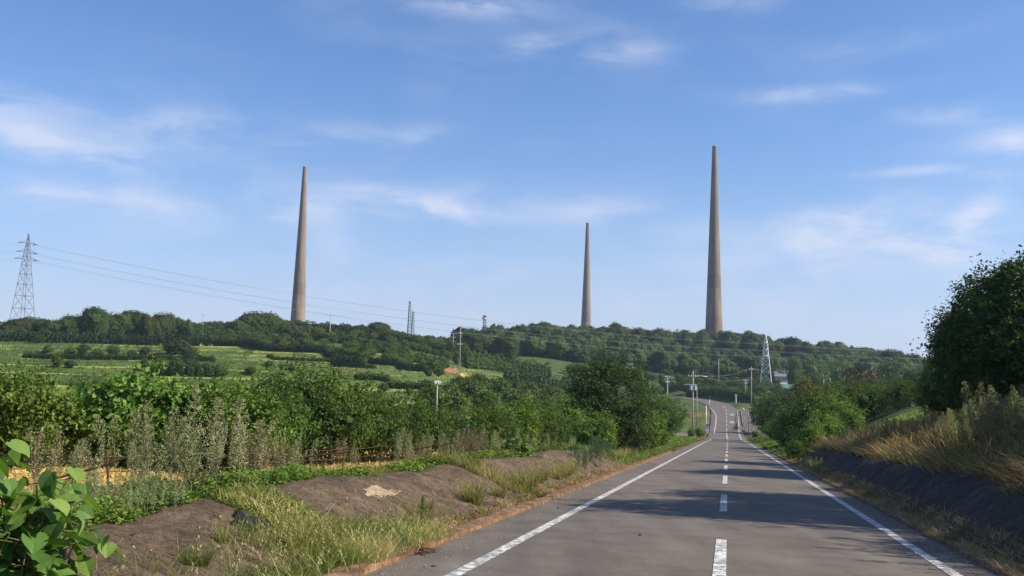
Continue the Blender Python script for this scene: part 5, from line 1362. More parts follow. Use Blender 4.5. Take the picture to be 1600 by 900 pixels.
# ------------------------------------------------------------------ feathery weeds
def plume_clump(seed, nst, h, spread, mat_, tone=.5, dens=230, w=.12):
    g = np.random.default_rng(seed); a = MB(); b = MB()
    for k in range(nst):
        bx, by = g.normal(size=2) * spread; hh = h * g.uniform(.65, 1.05); lx, ly = g.normal(size=2) * .12 * hh
        u = np.linspace(0, 1, 6); st_ = np.stack([bx + lx * u ** 1.5, by + ly * u ** 1.5, -.05 + hh * u], 1)
        b.tube(st_, .006 * (1.3 - u), 4, cap=False)
        # panicle
        n = dens; v = g.random(n); z = .42 + .58 * v; r_ = w * hh * np.sin(np.pi * np.clip((z - .38) / .66, 0, 1)) ** .8 * np.sqrt(g.random(n)) * 1.0
        th = g.random(n) * 6.28
        c = np.stack([np.interp(z, u, st_[:, 0]) + r_ * np.cos(th), np.interp(z, u, st_[:, 1]) + r_ * np.sin(th), np.interp(z, u, st_[:, 2]) + r_ * .35], 1)
        ax = np.stack([np.cos(th), np.sin(th), 1.4 + 0 * th], 1)
        add_cards(a, c, g.normal(size=(n, 3)) + [.4, -.2, .8], g.uniform(.024, .055, n), .42, rnd=np.clip(tone + .35 * (g.random() - .5) + .5 * (g.random(n) - .5), 0, 1), g=g, axis=ax + .3 * g.normal(size=(n, 3)))
        # lower narrow leaves
        n = 26; z = g.uniform(.12, .6, n); th = g.random(n) * 6.28
        c = np.stack([np.interp(z, u, st_[:, 0]) + .05 * np.cos(th), np.interp(z, u, st_[:, 1]) + .05 * np.sin(th), z * hh], 1)
        ax = np.stack([np.cos(th), np.sin(th), .4 + 0 * th], 1)
        add_cards(a, c + ax * .03, g.normal(size=(n, 3)), g.uniform(.06, .13, n), .16, rnd=.25 + .4 * g.random(n), g=g, axis=ax)
    return a.mesh('foliage', M[mat_]), b.mesh('stem', M['stem'])
PG = [plume_clump(400 + k, 8, 1.55, .24, 'weed_grey', .45, 380, .085) for k in range(3)]
PB = [plume_clump(410 + k, 10, 1.4, .27, 'weed_brown', .45, 300, .08) for k in range(3)]
PX = [plume_clump(420 + k, 10, 1.2, .28, 'weed_blue', .5, 260, .11) for k in range(2)]
def weed(kind, s, t, sc, label, group, name='feathery_weed'):
    me = kind[random.randrange(len(kind))]; q = rpt(s, t); z = gz(q[0], q[1])
    root = empty(name, (q[0], q[1], z), random.random() * 6.28, sc); tag(root, label, 'weed', group)
    for nm, m_ in (('foliage', me[0]), ('stem', me[1])):
        o = bpy.data.objects.new(nm, m_); COL.objects.link(o); o.parent = root
    return root
g = np.random.default_rng(44); W = []
s = 11.6
while s < 78:
    for t_ in (-8.6, -9.6):
        if g.random() < ((.62 if t_ > -9 else .30) if s < 50 else .6) * (.40 if 16 < s < 24 else 1) * (0 if s < 12.6 else 1):
            tt = t_ + g.normal() * .3
            brown = .5 + .5 * math.sin(s * .8) + (.3 if s < 18 else -.25)
            sc = g.uniform(.62, 1.1) * (1.0 if s < 15 else .85)
            W.append((s + g.normal() * .15, tt, sc, brown > .62))
    s += .62 * (1 + s / 45)
W.sort()
for k, (s, t_, sc, br) in enumerate(W):
    c_ = 'brown' if br else 'grey-green'
    weed(PB if br else PG, s, t_, sc, f'tall feathery {c_} weed on top of the left bank, {nth(k + 1)} along the verge', 'feathery weeds along the left verge')
# single ones near the camera on the left
for k, (px, Y, sc, kind, lab) in enumerate(((85, 14, .85, PB, 'greyish brown feathery weed behind the foreground big-leaved plant'), (118, 15.5, .72, PG, 'grey-green feathery weed left of the broad-leaved bush'),
                                           (175, 11.5, .40, PB, 'fine brownish weed in front of the straw field'), (215, 11.8, .38, PG, 'fine green weed in front of the straw field'), (250, 12.2, .42, PG, 'low fine green weed near the rusty stake'),
                                           (300, 13.2, .9, PG, 'tall grey-green weed right of the rusty stake'), (330, 13.8, 1.0, PG, 'tallest grey-green weed on the left verge'), (145, 12.3, .42, PG, 'fine green weed beside the foreground plant'))):
    h = xy(px, Y, -.2); s_, t_ = road_st(np.array([h[0]]), np.array([h[1]]))
    weed(kind, float(s_[0]), float(t_[0]), sc, lab, 'feathery weeds along the left verge')
for k, (s, t_, sc, lab) in enumerate(((34.5, -5.0, .62, 'low blue-green feathery bush at the road edge'), (36.3, -5.1, .7, 'second blue-green feathery bush behind the low one'), (39.5, -5.1, .85, 'tallest blue-green feathery bush at the road edge'), (42, -5.3, .95, 'far blue-green feathery bush at the road edge'), (37.8, -5.6, .7, 'blue-green feathery bush set back from the road edge'), (46, -5.6, .8, 'last blue-green bush toward the big tree'))):
    weed(PX, s, t_, sc, lab, 'blue-green feathery bushes', 'feathery_bush')
g = np.random.default_rng(45); W = []
for k in range(90):
    s = 10 + 46 * (k / 90) ** 1.2; t_ = g.uniform(6.4, 8.6); W.append((s, t_, g.uniform(.75, 1.4) * (1 if s < 33 else .7), g.random() < .6))
for k, (s, t_, sc, br) in enumerate(W):
    weed(PB if br else PG, s, t_, sc, f'dry feathery {"brown" if br else "grey"} weed on the shaded right bank, {nth(k + 1)} from the camera', 'feathery weeds on the right bank')

# ------------------------------------------------------------------ the large-leaved plant in the foreground
def heart_leaf(mb, c, n_, ax, S, rnd, mi=0):
    n_ = n_ / np.linalg.norm(n_); ax = ax - n_ * ax.dot(n_); ax /= np.linalg.norm(ax); v_ = np.cross(n_, ax)
    half = [(-.50, 0), (-.58, .16), (-.50, .36), (-.28, .50), (0, .50), (.24, .36), (.42, .17), (.58, 0)]
    mid = [(-.50, 0), (-.2, 0), (.1, 0), (.35, 0), (.58, 0)]
    curl = lambda x, y: -.22 * (x + .1) ** 2 + .22 * abs(y) - .25 * y * y
    pts = []
    for sg in (1, -1):
        for x, y in half: pts.append(c + S * (ax * x + v_ * y * sg * .92 + n_ * curl(x, y)))
    o = len(half); f = []
    V = pts + [c + S * (ax * x + n_ * (curl(x, 0) - .02)) for x, y in mid]; b = 2 * o
    def fan(off, sg):
        q = [[b + 1, b + 0, off + 1, off + 2], [b + 1, off + 2, off + 3, off + 4], [b + 2, b + 1, off + 4, off + 5], [b + 3, b + 2, off + 5, off + 6]]
        return q
    q = fan(0, 1) + [x[::-1] for x in fan(o, -1)]
    t_ = [[b + 4, b + 3, 6], [b + 3, b + 4, o + 6]]
    mb.add(np.array(V), q, t_, rnd=rnd, mi=mi)
m, t, p, o = new_mat('big_leaf')
a = t.nodes.new('ShaderNodeAttribute'); a.attribute_name = 'rnd'
c = ramp(t, a.outputs['Fac'], [(0, (.045, .100, .022)), (.5, (.105, .205, .040)), (1, (.220, .320, .070))])
c = mixc(t, 1.0, c, mth(t, 'MULTIPLY_ADD', noise(t, 25, 5, .6, objco(t)), .5, .75), 'MULTIPLY')
t.links.new(c, p.inputs['Base Color']); p.inputs['Roughness'].default_value = .55; p.inputs['Specular IOR Level'].default_value = .25
tl = t.nodes.new('ShaderNodeBsdfTranslucent'); t.links.new(mixc(t, 1.0, c, (1.3, 1.4, .5), 'MULTIPLY'), tl.inputs[0])
mx = t.nodes.new('ShaderNodeMixShader'); mx.inputs[0].default_value = .35
t.links.new(p.outputs[0], mx.inputs[1]); t.links.new(tl.outputs[0], mx.inputs[2]); t.links.new(mx.outputs[0], o.inputs[0]); M['big_leaf'] = m
def leafy_plant(px, Y, n_st, H, S, label, seed, spread=.5):
    g = np.random.default_rng(seed); x, y = xy(px, Y, 0); z = gz(x, y)
    root = empty('large_leaved_plant', (x, y, z)); tag(root, label, 'plant', 'large-leaved plants at the near left')
    fo, stm = MB(), MB()
    for k in range(n_st):
        a = g.random() * 6.28; L = H * g.uniform(.55, 1.05); out_ = spread * g.uniform(.3, 1.3)
        u = np.linspace(0, 1, 9); path = np.stack([math.cos(a) * out_ * u ** 1.3, math.sin(a) * out_ * u ** 1.3, L * (u - .18 * u ** 3)], 1)
        stm.tube(path, .011 * (1.2 - .8 * u), 5)
        for q in np.linspace(.18, 1, int(8 + L * 5)):
            c0 = np.array([np.interp(q, u, path[:, i]) for i in range(3)]); b = g.random() * 6.28
            d_ = np.array([math.cos(b), math.sin(b), .1]); pet = S * g.uniform(.5, 1.0)
            c1 = c0 + d_ * pet + [0, 0, .03]; stm.tube([c0, c1], [.004, .003], 4, cap=False)
            n_ = np.array([math.cos(b) * .55, math.sin(b) * .55, .75]) + .35 * g.normal(size=3)
            heart_leaf(fo, c1 + d_ * S * .4, n_, d_ + np.array([0, 0, -.55]), S * g.uniform(.5, 1.3), float(np.clip(g.normal(.5, .28), 0, 1)))
    fo.build('foliage', M['big_leaf'], root); stm.build('stem', M['stem'], root)
leafy_plant(20, 7.2, 13, 1.65, .155, 'foreground plant with large heart-shaped green leaves at the left picture edge', 1, .42)
leafy_plant(78, 7.8, 9, 1.25, .15, 'right-hand foreground plant with large heart-shaped leaves leaning to the bank', 2, .40)
leafy_plant(-40, 7.0, 10, 1.7, .16, 'foreground large-leaved plant just beyond the left picture edge', 3, .4)
leafy_plant(60, 6.8, 8, .7, .13, 'low foreground plant with heart-shaped leaves below the tall ones', 4, .35)
leafy_plant(815, 33, 9, .8, .14, 'small bright plant with large leaves on the far mortar bank', 5, .5)

for k, (px, py, sc) in enumerate(((1092, 662, 1.3), (1099, 653, 1.2), (1086, 648, 1.3), (1105, 646, 1.0), (1079, 656, 1.1), (1108, 655, .9))):
    h = hit(px, py, 200, 300); s_, t_ = road_st(h[:1], h[1:2])
    weed((PB, PG)[k % 2], float(s_[0]), float(t_[0]), sc, f'brownish weed on the grassy point between the two roads, {nth(k + 1)} one', 'weeds on the point between the roads')
# ------------------------------------------------------------------ ground plants
def scatter_st(g, n, s0, s1, t0, t1, pw=1.0):
    s = s0 + (s1 - s0) * g.random(n) ** pw; t_ = g.uniform(t0, t1, n)
    x = np.interp(s, RS, RXYZ[:, 0]) + t_ * np.interp(s, RS, RN[:, 0]); y = np.interp(s, RS, RXYZ[:, 1]) + t_ * np.interp(s, RS, RN[:, 1])
    return s, t_, x, y
# creeping ground cover on top of the left bank
g = np.random.default_rng(50)
def cover(n, s0, s1, t0, t1, leaf, mat, label, dens, hmax=.25, pw=1.6, seed=0):
    g = np.random.default_rng(50 + seed)
    s, t_, x, y = scatter_st(g, n, s0, s1, t0, t1, pw)
    d = vnoise(x * 1.0, y * 1.0, 2.2) * .5 + vnoise(x + 50, y, .9) * .3
    edge = np.minimum(t_ - t0, t1 - t_) / .5
    m_ = (d + np.minimum(edge, 1.0) * .8 - .8 > -dens + .4 * g.random(n)); s, t_, x, y, d = s[m_], t_[m_], x[m_], y[m_], d[m_]
    hh = hmax * np.clip(.55 + d, .1, 1) * g.random(len(x)) ** .6
    C = np.stack([x, y, surf(x, y) + .05 + hh], 1); n = len(C)
    Nn = np.stack([g.normal(size=n) * .5, g.normal(size=n) * .5, np.ones(n)], 1)
    mb = MB(); add_leaves(mb, C, Nn, leaf * g.uniform(.5, 1.2, n) * (1 + s / 60), .7, rnd=np.clip(.35 + .5 * d + .35 * g.random(n), 0, 1), g=g, droop=.2)
    o = mb.build('ground_cover', M[mat]); tag(o, label, 'ground cover', kind='stuff')
cover(46000, 3, 34, -8.5, -6.5, .055, 'leaf_bright', 'bright green creeping ground cover on the left bank top', .75, .26)
cover(15000, 30, 70, -9.5, -6.6, .08, 'leaf_mid', 'green creeping ground cover farther along the left bank', .6, .3, 1.0, 1)
cover(26000, 7.5, 15.5, -9.0, -6.6, .05, 'leaf_bright', 'bright leafy herbs between the nearest bank and the straw field', 1.1, .36, 1.0, 5)
cover(6000, 15, 24, -8.2, -7.1, .05, 'leaf_bright', 'bright leafy herbs along the crest of the long mortar bank', .6, .26, 1.0, 6)
cover(3500, 11.6, 13.0, -8.2, -4.8, .045, 'leaf_bright', 'low herbs filling the gap between the two near mortar banks', 1.0, .12, 1.0, 7)
cover(9000, 2, 8.5, -10.5, -7.0, .05, 'leaf_bright', 'green creepers under the foreground plants', 1.0, .4, 1.0, 2)
cover(7000, 95, 165, -8, -4.6, .13, 'leaf_bright', 'yellow-green low herbs on the verge before the junction', .7, .35, 1.0, 3)
def grass(name, n, s0, s1, t0, t1, h0, h1, mat, label, w=.008, pw=1.5, lean=.15, bend=.45, thr=None, L=1.2, dirs=None, seed=0, extra=.04, heads=0.0, tone=.5, fn=None, rv=.5):
    g = np.random.default_rng(80 + seed); s, t_, x, y = scatter_st(g, n, s0, s1, t0, t1, pw)
    if thr is not None:
        d = vnoise(x, y, L) * .6 + vnoise(x + 33, y + 5, L * .4) * .3; m_ = d + .25 * g.random(n) > thr; s, t_, x, y = s[m_], t_[m_], x[m_], y[m_]
    if fn is not None:
        m_ = fn(s, t_, g); s, t_, x, y = s[m_], t_[m_], x[m_], y[m_]
    n = len(x); B = np.stack([x, y, surf(x, y) + extra], 1); hh = g.uniform(h0, h1, n)
    mb = MB(); dd = None if dirs is None else np.tile(np.array(dirs, float), (n, 1))
    ti = add_blades(mb, B, hh, lean * g.uniform(.2, 1.8, n), bend * g.uniform(.3, 1.5, n), w * (1 + s / 14) * g.uniform(.6, 1.3, n), rnd=np.clip(tone + .5 * vnoise(x, y, 1.7) + rv * (g.random(n) - .5), 0, 1), g=g, dirs=dd, djit=.75)
    if heads:
        m_ = g.random(n) < heads; tp = ti[m_]; k = len(tp)
        for q in range(4):
            add_cards(mb, tp + [0, 0, -.03 * q] + .012 * g.normal(size=(k, 3)), g.normal(size=(k, 3)), .05, .28, rnd=.85 + .15 * g.random(k), g=g, axis=np.tile([0., 0, 1], (k, 1)) + .3 * g.normal(size=(k, 3)))
    o = mb.build(name, M[mat]); tag(o, label, 'grass', kind='stuff'); return o
grass('straw_stubble', 60000, 9, 48, -19, -9.6, .08, .28, 'straw', 'golden straw stubble on the field behind the left verge', .012, 1.4, .3, .8, seed=1, extra=0)
grass('dry_grass', 9000, 13, 60, -9.0, -7.2, .12, .38, 'grass_tan', 'dry tan grass among the feathery weeds on the left', .007, 1.3, .15, .5, thr=.1, seed=2)
grass('green_grass', 11000, 13, 62, -8.8, -7.0, .10, .30, 'grass_green', 'green grass among the feathery weeds on the left', .008, 1.3, .15, .5, thr=.15, seed=3)
# big yellow-green patch between the near bank and the kerb
near_gap = lambda s, t_, g: ((s > 10.6) | (g.random(len(s)) < .14)) & ((t_ > -4.9 - .55 * np.clip((14.0 - s) / 3, 0, 1.0) - .3 * g.random(len(s))))
grass('verge_grass', 19000, 5.5, 14.3, -6.6, -3.93, .12, .46, 'grass_mix', 'fine yellow-green grass spilling over the kerb at the near left', .0045, 1.0, .2, .7, seed=4, extra=.03, heads=.10, fn=near_gap, tone=.42)
grass('verge_grass', 2600, 11.7, 12.8, -7.0, -4.5, .06, .20, 'grass_mix', 'green grass filling the gap between the two near mortar banks', .006, 1.0, .2, .6, seed=5, extra=.05, tone=.6)
grass('verge_grass', 4500, 4, 10.5, -4.9, -4.2, .06, .20, 'grass_green', 'blue-green grass at the foot of the nearest mortar bank', .005, 1.0, .2, .6, seed=6, extra=.03, heads=.05, tone=.3)
grass('verge_grass', 2200, 23.0, 24.1, -7.4, -4.7, .12, .4, 'grass_mix', 'grass growing in the crack between two mortar banks', .006, 1.0, .2, .6, seed=7, extra=.05)
grass('verge_grass', 7000, 15, 60, -4.75, -4.30, .04, .16, 'grass_tan', 'short dead grass along the left kerb', .006, 1.3, .3, .9, seed=8, extra=.02, thr=-.2)
grass('verge_grass', 14000, 44, 150, -8, -4.3, .12, .45, 'grass_green', 'green grass verge along the left side toward the junction', .009, 1.0, .2, .6, seed=9, extra=.02, tone=.6)
grass('verge_grass', 9000, 60, 200, -4.9, -4.1, .06, .22, 'grass_tan', 'dry verge grass along the left edge toward the junction', .008, 1.0, .3, .7, seed=10, extra=.02)
# grass tufts standing alone
def tuft(seed, n, h, r_, mat, heads, w=.006):
    g = np.random.default_rng(seed); mb = MB(); a = g.random(n) * 6.28; q = r_ * np.sqrt(g.random(n)); B = np.stack([q * np.cos(a), q * np.sin(a), 0 * a], 1)
    D = np.stack([np.cos(a), np.sin(a), 0 * a], 1)
    ti = add_blades(mb, B, h * g.uniform(.5, 1.1, n), .12 + .2 * g.random(n), .45 * g.random(n), w * 2, rnd=np.clip(g.normal(.5, .22, n), 0, 1), g=g, dirs=D)
    hd = mb
    if heads:
        m_ = np.arange(n) < heads; tp = ti[m_] + [0, 0, h * .12]; k = len(tp)
        for q in range(10):
            add_cards(hd, tp + [0, 0, -.018 * q] + .012 * g.normal(size=(k, 3)), g.normal(size=(k, 3)), .04, .35, rnd=.6 + .4 * g.random(k), g=g, axis=np.tile([0., 0, 1], (k, 1)) + .5 * g.normal(size=(k, 3)))
    return mb.mesh('grass_tuft', M[mat])
TA = [tuft(500 + k, 150, .55, .16, 'grass_mix', 30) for k in range(3)]; TG = [tuft(510 + k, 180, .45, .18, 'grass_green', 0) for k in range(2)]
def put_tuft(me, s, t_, sc, label, group, name='grass_tuft'):
    q = rpt(s, t_); z = gz(q[0], q[1]); o = bpy.data.objects.new(name, me); COL.objects.link(o); o.location = (q[0], q[1], z + .03); o.rotation_euler.z = random.random() * 6.28; o.scale = (sc, sc, sc); tag(o, label, 'grass tuft', group)
    return o
sp = [(19.2, -4.95, 1.0), (19.6, -5.05, .9), (21.2, -4.9, .75), (23.8, -4.95, 1.0), (24.6, -5.0, 1.0), (25.5, -5.0, .95), (26.6, -5.05, 1.0), (27.6, -5.1, .8), (29, -4.9, .9), (30.2, -5.0, 1.0), (31.5, -5.0, .85), (33, -5.1, .9), (14.9, -4.7, .9), (48, -5.1, 1.1), (51, -5.2, 1.0), (55, -5.2, 1.1)]
for k, (s, t_, sc) in enumerate(sp):
    put_tuft(TA[k % 3], s, t_, sc, f'seeding grass tuft standing at the left kerb, {nth(k + 1)} from the camera', 'seeding grass tufts at the left kerb')
put_tuft(TG[0], 22.6, -4.2, .45, 'small green grass tuft growing out of the kerb onto the asphalt', 'green grass tufts')
put_tuft(TG[1], 23.4, -7.0, .9, 'green grass tuft on the crest above the bank crack', 'green grass tufts')
# single upright spike plant
q = rpt(14.6, -4.55); root = empty('spike_weed', (q[0], q[1], gz(q[0], q[1]))); tag(root, 'single upright bright green spike weed at the right end of the near grass', 'weed')
mb = MB(); mb.tube([(0, 0, 0), (.01, 0, .3), (.02, 0, .62)], [.006, .005, .003], 5); mb.build('stem', M['stem'], root)
g = np.random.default_rng(3); n = 160; z = g.uniform(.05, .62, n); th = g.random(n) * 6.28; mb = MB()
add_leaves(mb, np.stack([.016 * np.cos(th), .016 * np.sin(th), z], 1), np.stack([np.cos(th), np.sin(th), .6 + 0 * th], 1), .055, .3, rnd=.6 + .3 * g.random(n), g=g, axis=np.stack([np.cos(th) * .4, np.sin(th) * .4, 1 + 0 * th], 1)); mb.build('leaves', M['leaf_bright'], root)
# right side: dead grass strip and hanging grass
grass('dead_grass', 32000, 4, 62, 3.60, 4.25, .06, .24, 'grass_tan', 'dead tan grass strip in the gutter below the dark slope', .006, 1.4, .3, 1.0, seed=20, extra=.02, thr=-.3, tone=.6, rv=.8)
grass('hanging_grass', 17000, 5, 60, 4.75, 6.3, .22, .80, 'grass_tan', 'long dry grass hanging down over the dark mortar slope', .0085, 1.3, .40, 1.0, seed=21, extra=.02, dirs=[-.975, .22, 0], tone=.28, thr=.02, L=1.0, rv=1.1, fn=lambda s, t_, g: t_ > 5.25 + .45 * vnoise(s, s * .3, 1.6))
grass('bank_grass', 20000, 5, 66, 5.6, 10, .30, 1.15, 'grass_tan', 'tall dry tan grass on top of the right bank', .010, 1.3, .15, .5, seed=22, extra=0, tone=.22, heads=.2, thr=-.02, L=1.0, rv=1.2)
grass('bank_grass', 12000, 8, 66, 5.6, 9, .3, .8, 'grass_green', 'green grass patches on the right bank', .009, 1.2, .15, .5, seed=23, extra=0, thr=.15, L=4)
grass('field_grass', 16000, 40, 88, 8, 26, .12, .32, 'grass_green', 'short light green grass of the small field on the right bank', .016, 1.0, .1, .3, seed=24, extra=0, tone=.95)
grass('verge_grass', 8000, 62, 200, 3.6, 6.5, .1, .4, 'grass_green', 'green verge grass along the right side toward the junction', .010, 1.0, .2, .5, seed=25, extra=.02, tone=.5)
for k, (s, t_, sc) in enumerate(((44, 3.9, .9), (46.5, 4.0, 1.0), (41, 4.0, .7), (50, 4.1, .9))):
    put_tuft(TA[k % 3], s, t_, sc, f'pale seeding tuft in the right gutter near the bushes, {("second nearest", "third", "nearest", "farthest")[k]}', 'seeding tufts in the right gutter')

# grit, twigs and dead leaves along both edges and on the mortar banks
def litter(name, n, s0, s1, t0, t1, mat, label, sz, lift, seed, on_road=False, pw=1.5):
    g = np.random.default_rng(seed); s, t_, x, y = scatter_st(g, n, s0, s1, t0, t1, pw)
    z = road_z(s) + rdz(t_) + .006 if on_road else surf(x, y) + lift
    mb = MB(); add_leaves(mb, np.stack([x, y, z + .008 * g.random(n)], 1), g.normal(size=(n, 3)) * .35 + [0, 0, 1], sz * g.uniform(.3, 1.5, n), .6, rnd=g.random(n), g=g)
    tag(mb.build(name, M[mat]), label, 'litter', kind='stuff')
litter('dead_leaves', 2600, 5, 60, -3.93, -3.3, 'grass_tan', 'grit and dead leaves along the left asphalt edge', .022, 0, 70, True)
litter('dead_leaves', 2600, 4, 60, 3.1, 3.56, 'grass_tan', 'grit and dead leaves along the right asphalt edge', .024, 0, 71, True)
litter('dead_leaves', 2200, 4, 45, -6.6, -4.6, 'weed_brown', 'dead leaves and twigs on the mortar banks', .030, .075, 72)
litter('bank_moss', 2600, 12.4, 33, -5.4, -4.5, 'grass_mix', 'thin moss and seedlings at the foot of the mortar banks', .045, .07, 73)
grass('verge_grass', 1500, 12.6, 33, -6.2, -4.5, .05, .16, 'grass_mix', 'thin seedlings growing on the mortar banks', .004, 1.0, .3, .7, seed=30, extra=.06, thr=.15, L=1.5)

# ------------------------------------------------------------------ rusty fence in the weeds
g = np.random.default_rng(60)
root = empty('wire_fence', rpt(16, -9.3)); q0 = rpt(16, -9.3); z0 = gz(q0[0], q0[1]); root.location.z = z0
tag(root, 'old rusty wire fence on thin stakes among the weeds on the left bank', 'fence')
prev = None
for k, s in enumerate(np.arange(11, 41, 2.4)):
    q = rpt(s, -9.3 + .1 * math.sin(s)); z = gz(q[0], q[1]); b = np.array([q[0], q[1], z]) - np.array(root.location)
    lean = g.normal(size=2) * .06; top = b + [lean[0], lean[1], .75 + .1 * g.random()]
    mb = MB(); mb.tube([b - [0, 0, .1], top], [.022, .018], 6); mb.build('stake', M['rust'], root)
    if prev is not None:
        mb = MB()
        for f in (.35, .62, .9):
            a_, b_ = prev[0] * (1 - f) + prev[1] * f, b * (1 - f) + top * f; u = np.linspace(0, 1, 6)[:, None]; pp = a_ * (1 - u) + b_ * u; pp[:, 2] -= .16 * (u * (1 - u))[:, 0]
            mb.tube(pp, [.007] * 6, 4, cap=False)
        mb.build('wire', M['rust'], root)
    prev = (b, top)
for k, (s, t_, a, L) in enumerate(((13, -9.2, .5, 1.5), (20, -9.0, .35, 1.9), (28, -9.0, .4, 2.2))):
    q = rpt(s, t_); z = gz(q[0], q[1]) + .35
    mb = MB()
    mb.tube([(0, 0, 0), (L * .5, .1, .22), (L, .15, a)], [.02, .02, .016], 6)
    o = mb.build('fallen_pole', M['rust']); o.location = (q[0] - L / 2, q[1], z)
    tag(o, ('leaning rusty rod by the straw field, nearest', 'leaning rusty rod in the middle of the weeds', 'leaning rusty rod farthest along the weeds')[k], 'rod', 'rusty rods leaning in the weeds')

# ------------------------------------------------------------------ black plastic and debris
def crumple(name, px, py, L, Wd, H, label, seed, mat='black_plastic', thin=0.0):
    g = np.random.default_rng(seed); h = hit(px, py, 6, 25); n = 34
    U, V_ = np.meshgrid(np.linspace(-1, 1, n), np.linspace(-1, 1, n), indexing='ij')
    ph = g.random(8) * 6.28
    w_ = 0
    for k in range(6):
        a = g.random() * 3.14; f = g.uniform(2, 8); w_ = w_ + np.abs(np.sin((U * math.cos(a) + V_ * math.sin(a)) * f + ph[k])) / (1 + .22 * f)
    rr = np.sqrt(U ** 2 + V_ ** 2); lim = 1 + .2 * np.sin(np.arctan2(V_, U) * 3 + ph[6]) + .12 * np.sin(np.arctan2(V_, U) * 7 + ph[7])
    k_ = np.clip(1 / np.maximum(rr, 1e-3) * lim, 0, 1); X, Y_ = U * np.minimum(1, k_), V_ * np.minimum(1, k_); r2 = np.sqrt(X ** 2 + Y_ ** 2) / lim
    Z = H * np.clip(1 - r2 ** 2.2, 0, 1) * (.35 + .42 * w_) + .03
    ax, ay = DS[0], DS[1]
    x = h[0] + X * L * ax + Y_ * Wd * ay; y = h[1] + X * L * ay - Y_ * Wd * ax; z = surf(x, y) + Z
    mb = MB(); i = np.arange(n - 1)[:, None] * n; j = np.arange(n - 1)[None]
    mb.add(np.stack([x, y, z], -1), np.stack([i + j, i + j + 1, i + n + j + 1, i + n + j], -1).reshape(-1, 4))
    tag(mb.build(name, M[mat], smooth=False), label, 'rubbish')
crumple('plastic_sheet', 384, 826, .38, .27, .11, 'crumpled shiny black plastic sheet lying on the near end of the mortar bank', 1)
crumple('plastic_scrap', 436, 866, .18, .15, .12, 'small torn scrap of black plastic half hidden in the verge grass', 2)
M['dead_wood'] = plain('dead_wood', (.11, .065, .04), .9, .4, 10)
mb = MB(); g = np.random.default_rng(4); h = hit(645, 868, 6, 25)
for k in range(60):
    c0 = np.array([g.normal() * .12, g.normal() * .09, .03 + .06 * g.random()]); d_ = g.normal(size=3) * [.14, .14, .03]; mb.tube([c0 - d_, c0 + .02 * g.normal(size=3), c0 + d_], [.005] * 3, 4, cap=False)
o = mb.build('dead_roots', M['dead_wood']); o.location = (h[0], h[1], gz(h[0], h[1])); tag(o, 'tangle of brown dead roots on the soil at the end of the near kerb', 'roots')
for k, (s_k, t_k, sc) in enumerate(((9.3, -5.3, .6), (10.4, -5.6, .5), (8.3, -6.3, .55), (11.2, -5.0, .8), (16.5, -5.1, .55), (18.0, -6.6, .5))):
    put_tuft((TG, TA)[k % 2][k % 2], s_k, t_k, sc, f'small grass tuft rooted in the mortar bank itself, {("second nearest", "third nearest", "nearest", "at the gap", "on the long bank", "high on the long bank")[k]}', 'grass tufts rooted in the mortar banks')
# small things on the asphalt
for k, (px, py) in enumerate(((678, 886), (872, 795), (1000, 840))):
    s_, t_ = road_hit(px, py); q = rpt(s_, t_); mb = MB()
    mb.ball((0, 0, .012), (.035, .02, .014), 8, jit=.4); o = mb.build('dead_leaf' if k != 1 else 'pebble', M['dead_wood']); o.location = (q[0], q[1], q[2] + float(rdz(t_)))
    tag(o, ('brown dead leaf on the asphalt below the near kerb', 'dark pebble on the asphalt beside the left edge line', 'small dead leaf in the left lane')[k], 'litter')

# ------------------------------------------------------------------ motorcycle and rider at the junction
s_, t_ = road_hit(1150.3, 672.4); q = rpt(s_, t_)
def skin_mesh(name, pts, edges, rad, mat, parent, sub=1):
    me = bpy.data.meshes.new(name); me.from_pydata(pts, edges, []); o = bpy.data.objects.new(name, me); COL.objects.link(o)
    o.modifiers.new('skin', 'SKIN'); sv = me.skin_vertices[0].data
    for i_, r_ in enumerate(rad): sv[i_].radius = (r_, r_) if isinstance(r_, (int, float)) else r_
    sv[0].use_root = True
    sb = o.modifiers.new('sub', 'SUBSURF'); sb.levels = sub; sb.render_levels = sub
    me.materials.append(M[mat]); o.parent = parent; return o
mroot = empty('motorcycle', (q[0], q[1], q[2] + float(rdz(t_))), math.pi); tag(mroot, 'small black motorcycle standing side-on at the right edge line of the junction', 'motorcycle')
for x_ in (-.62, .62):
    mb = MB(); a = np.linspace(0, 2 * math.pi, 21); mb.tube(np.stack([x_ + .27 * np.cos(a), 0 * a, .31 + .27 * np.sin(a)], 1), [.05] * 21, 8, cap=False); w_ = mb.build('wheel', M['rubber'], mroot, smooth=True)
    mb = MB(); mb.tube([(x_, -.05, .31), (x_, .05, .31)], [.05, .05], 8)
    for k in range(6): b = k * 1.047; mb.bar((x_, 0, .31), (x_ + .24 * math.cos(b), 0, .31 + .24 * math.sin(b)), .02)
    mb.build('rim', M['steel'], w_)
mb = MB(); mb.tube([(-.35, 0, .45), (-.1, 0, .58), (.2, 0, .62), (.42, 0, .78)], [.10, .15, .14, .07], 10); mb.ball((-.02, 0, .42), (.22, .13, .17), 10); mb.bar((-.62, .08, .31), (-.2, .08, .5), .05); mb.build('body', M['paint_dark'], mroot, smooth=True)
mb = MB(); mb.tube([(-.62, 0, .74), (-.35, 0, .77), (-.05, 0, .76)], [.07, .11, .09], 8); mb.build('seat', M['rubber'], mroot, smooth=True)
mb = MB(); mb.bar((.62, .07, .31), (.45, .06, .92), .05); mb.bar((.62, -.07, .31), (.45, -.06, .92), .05); mb.build('fork', M['steel'], mroot)
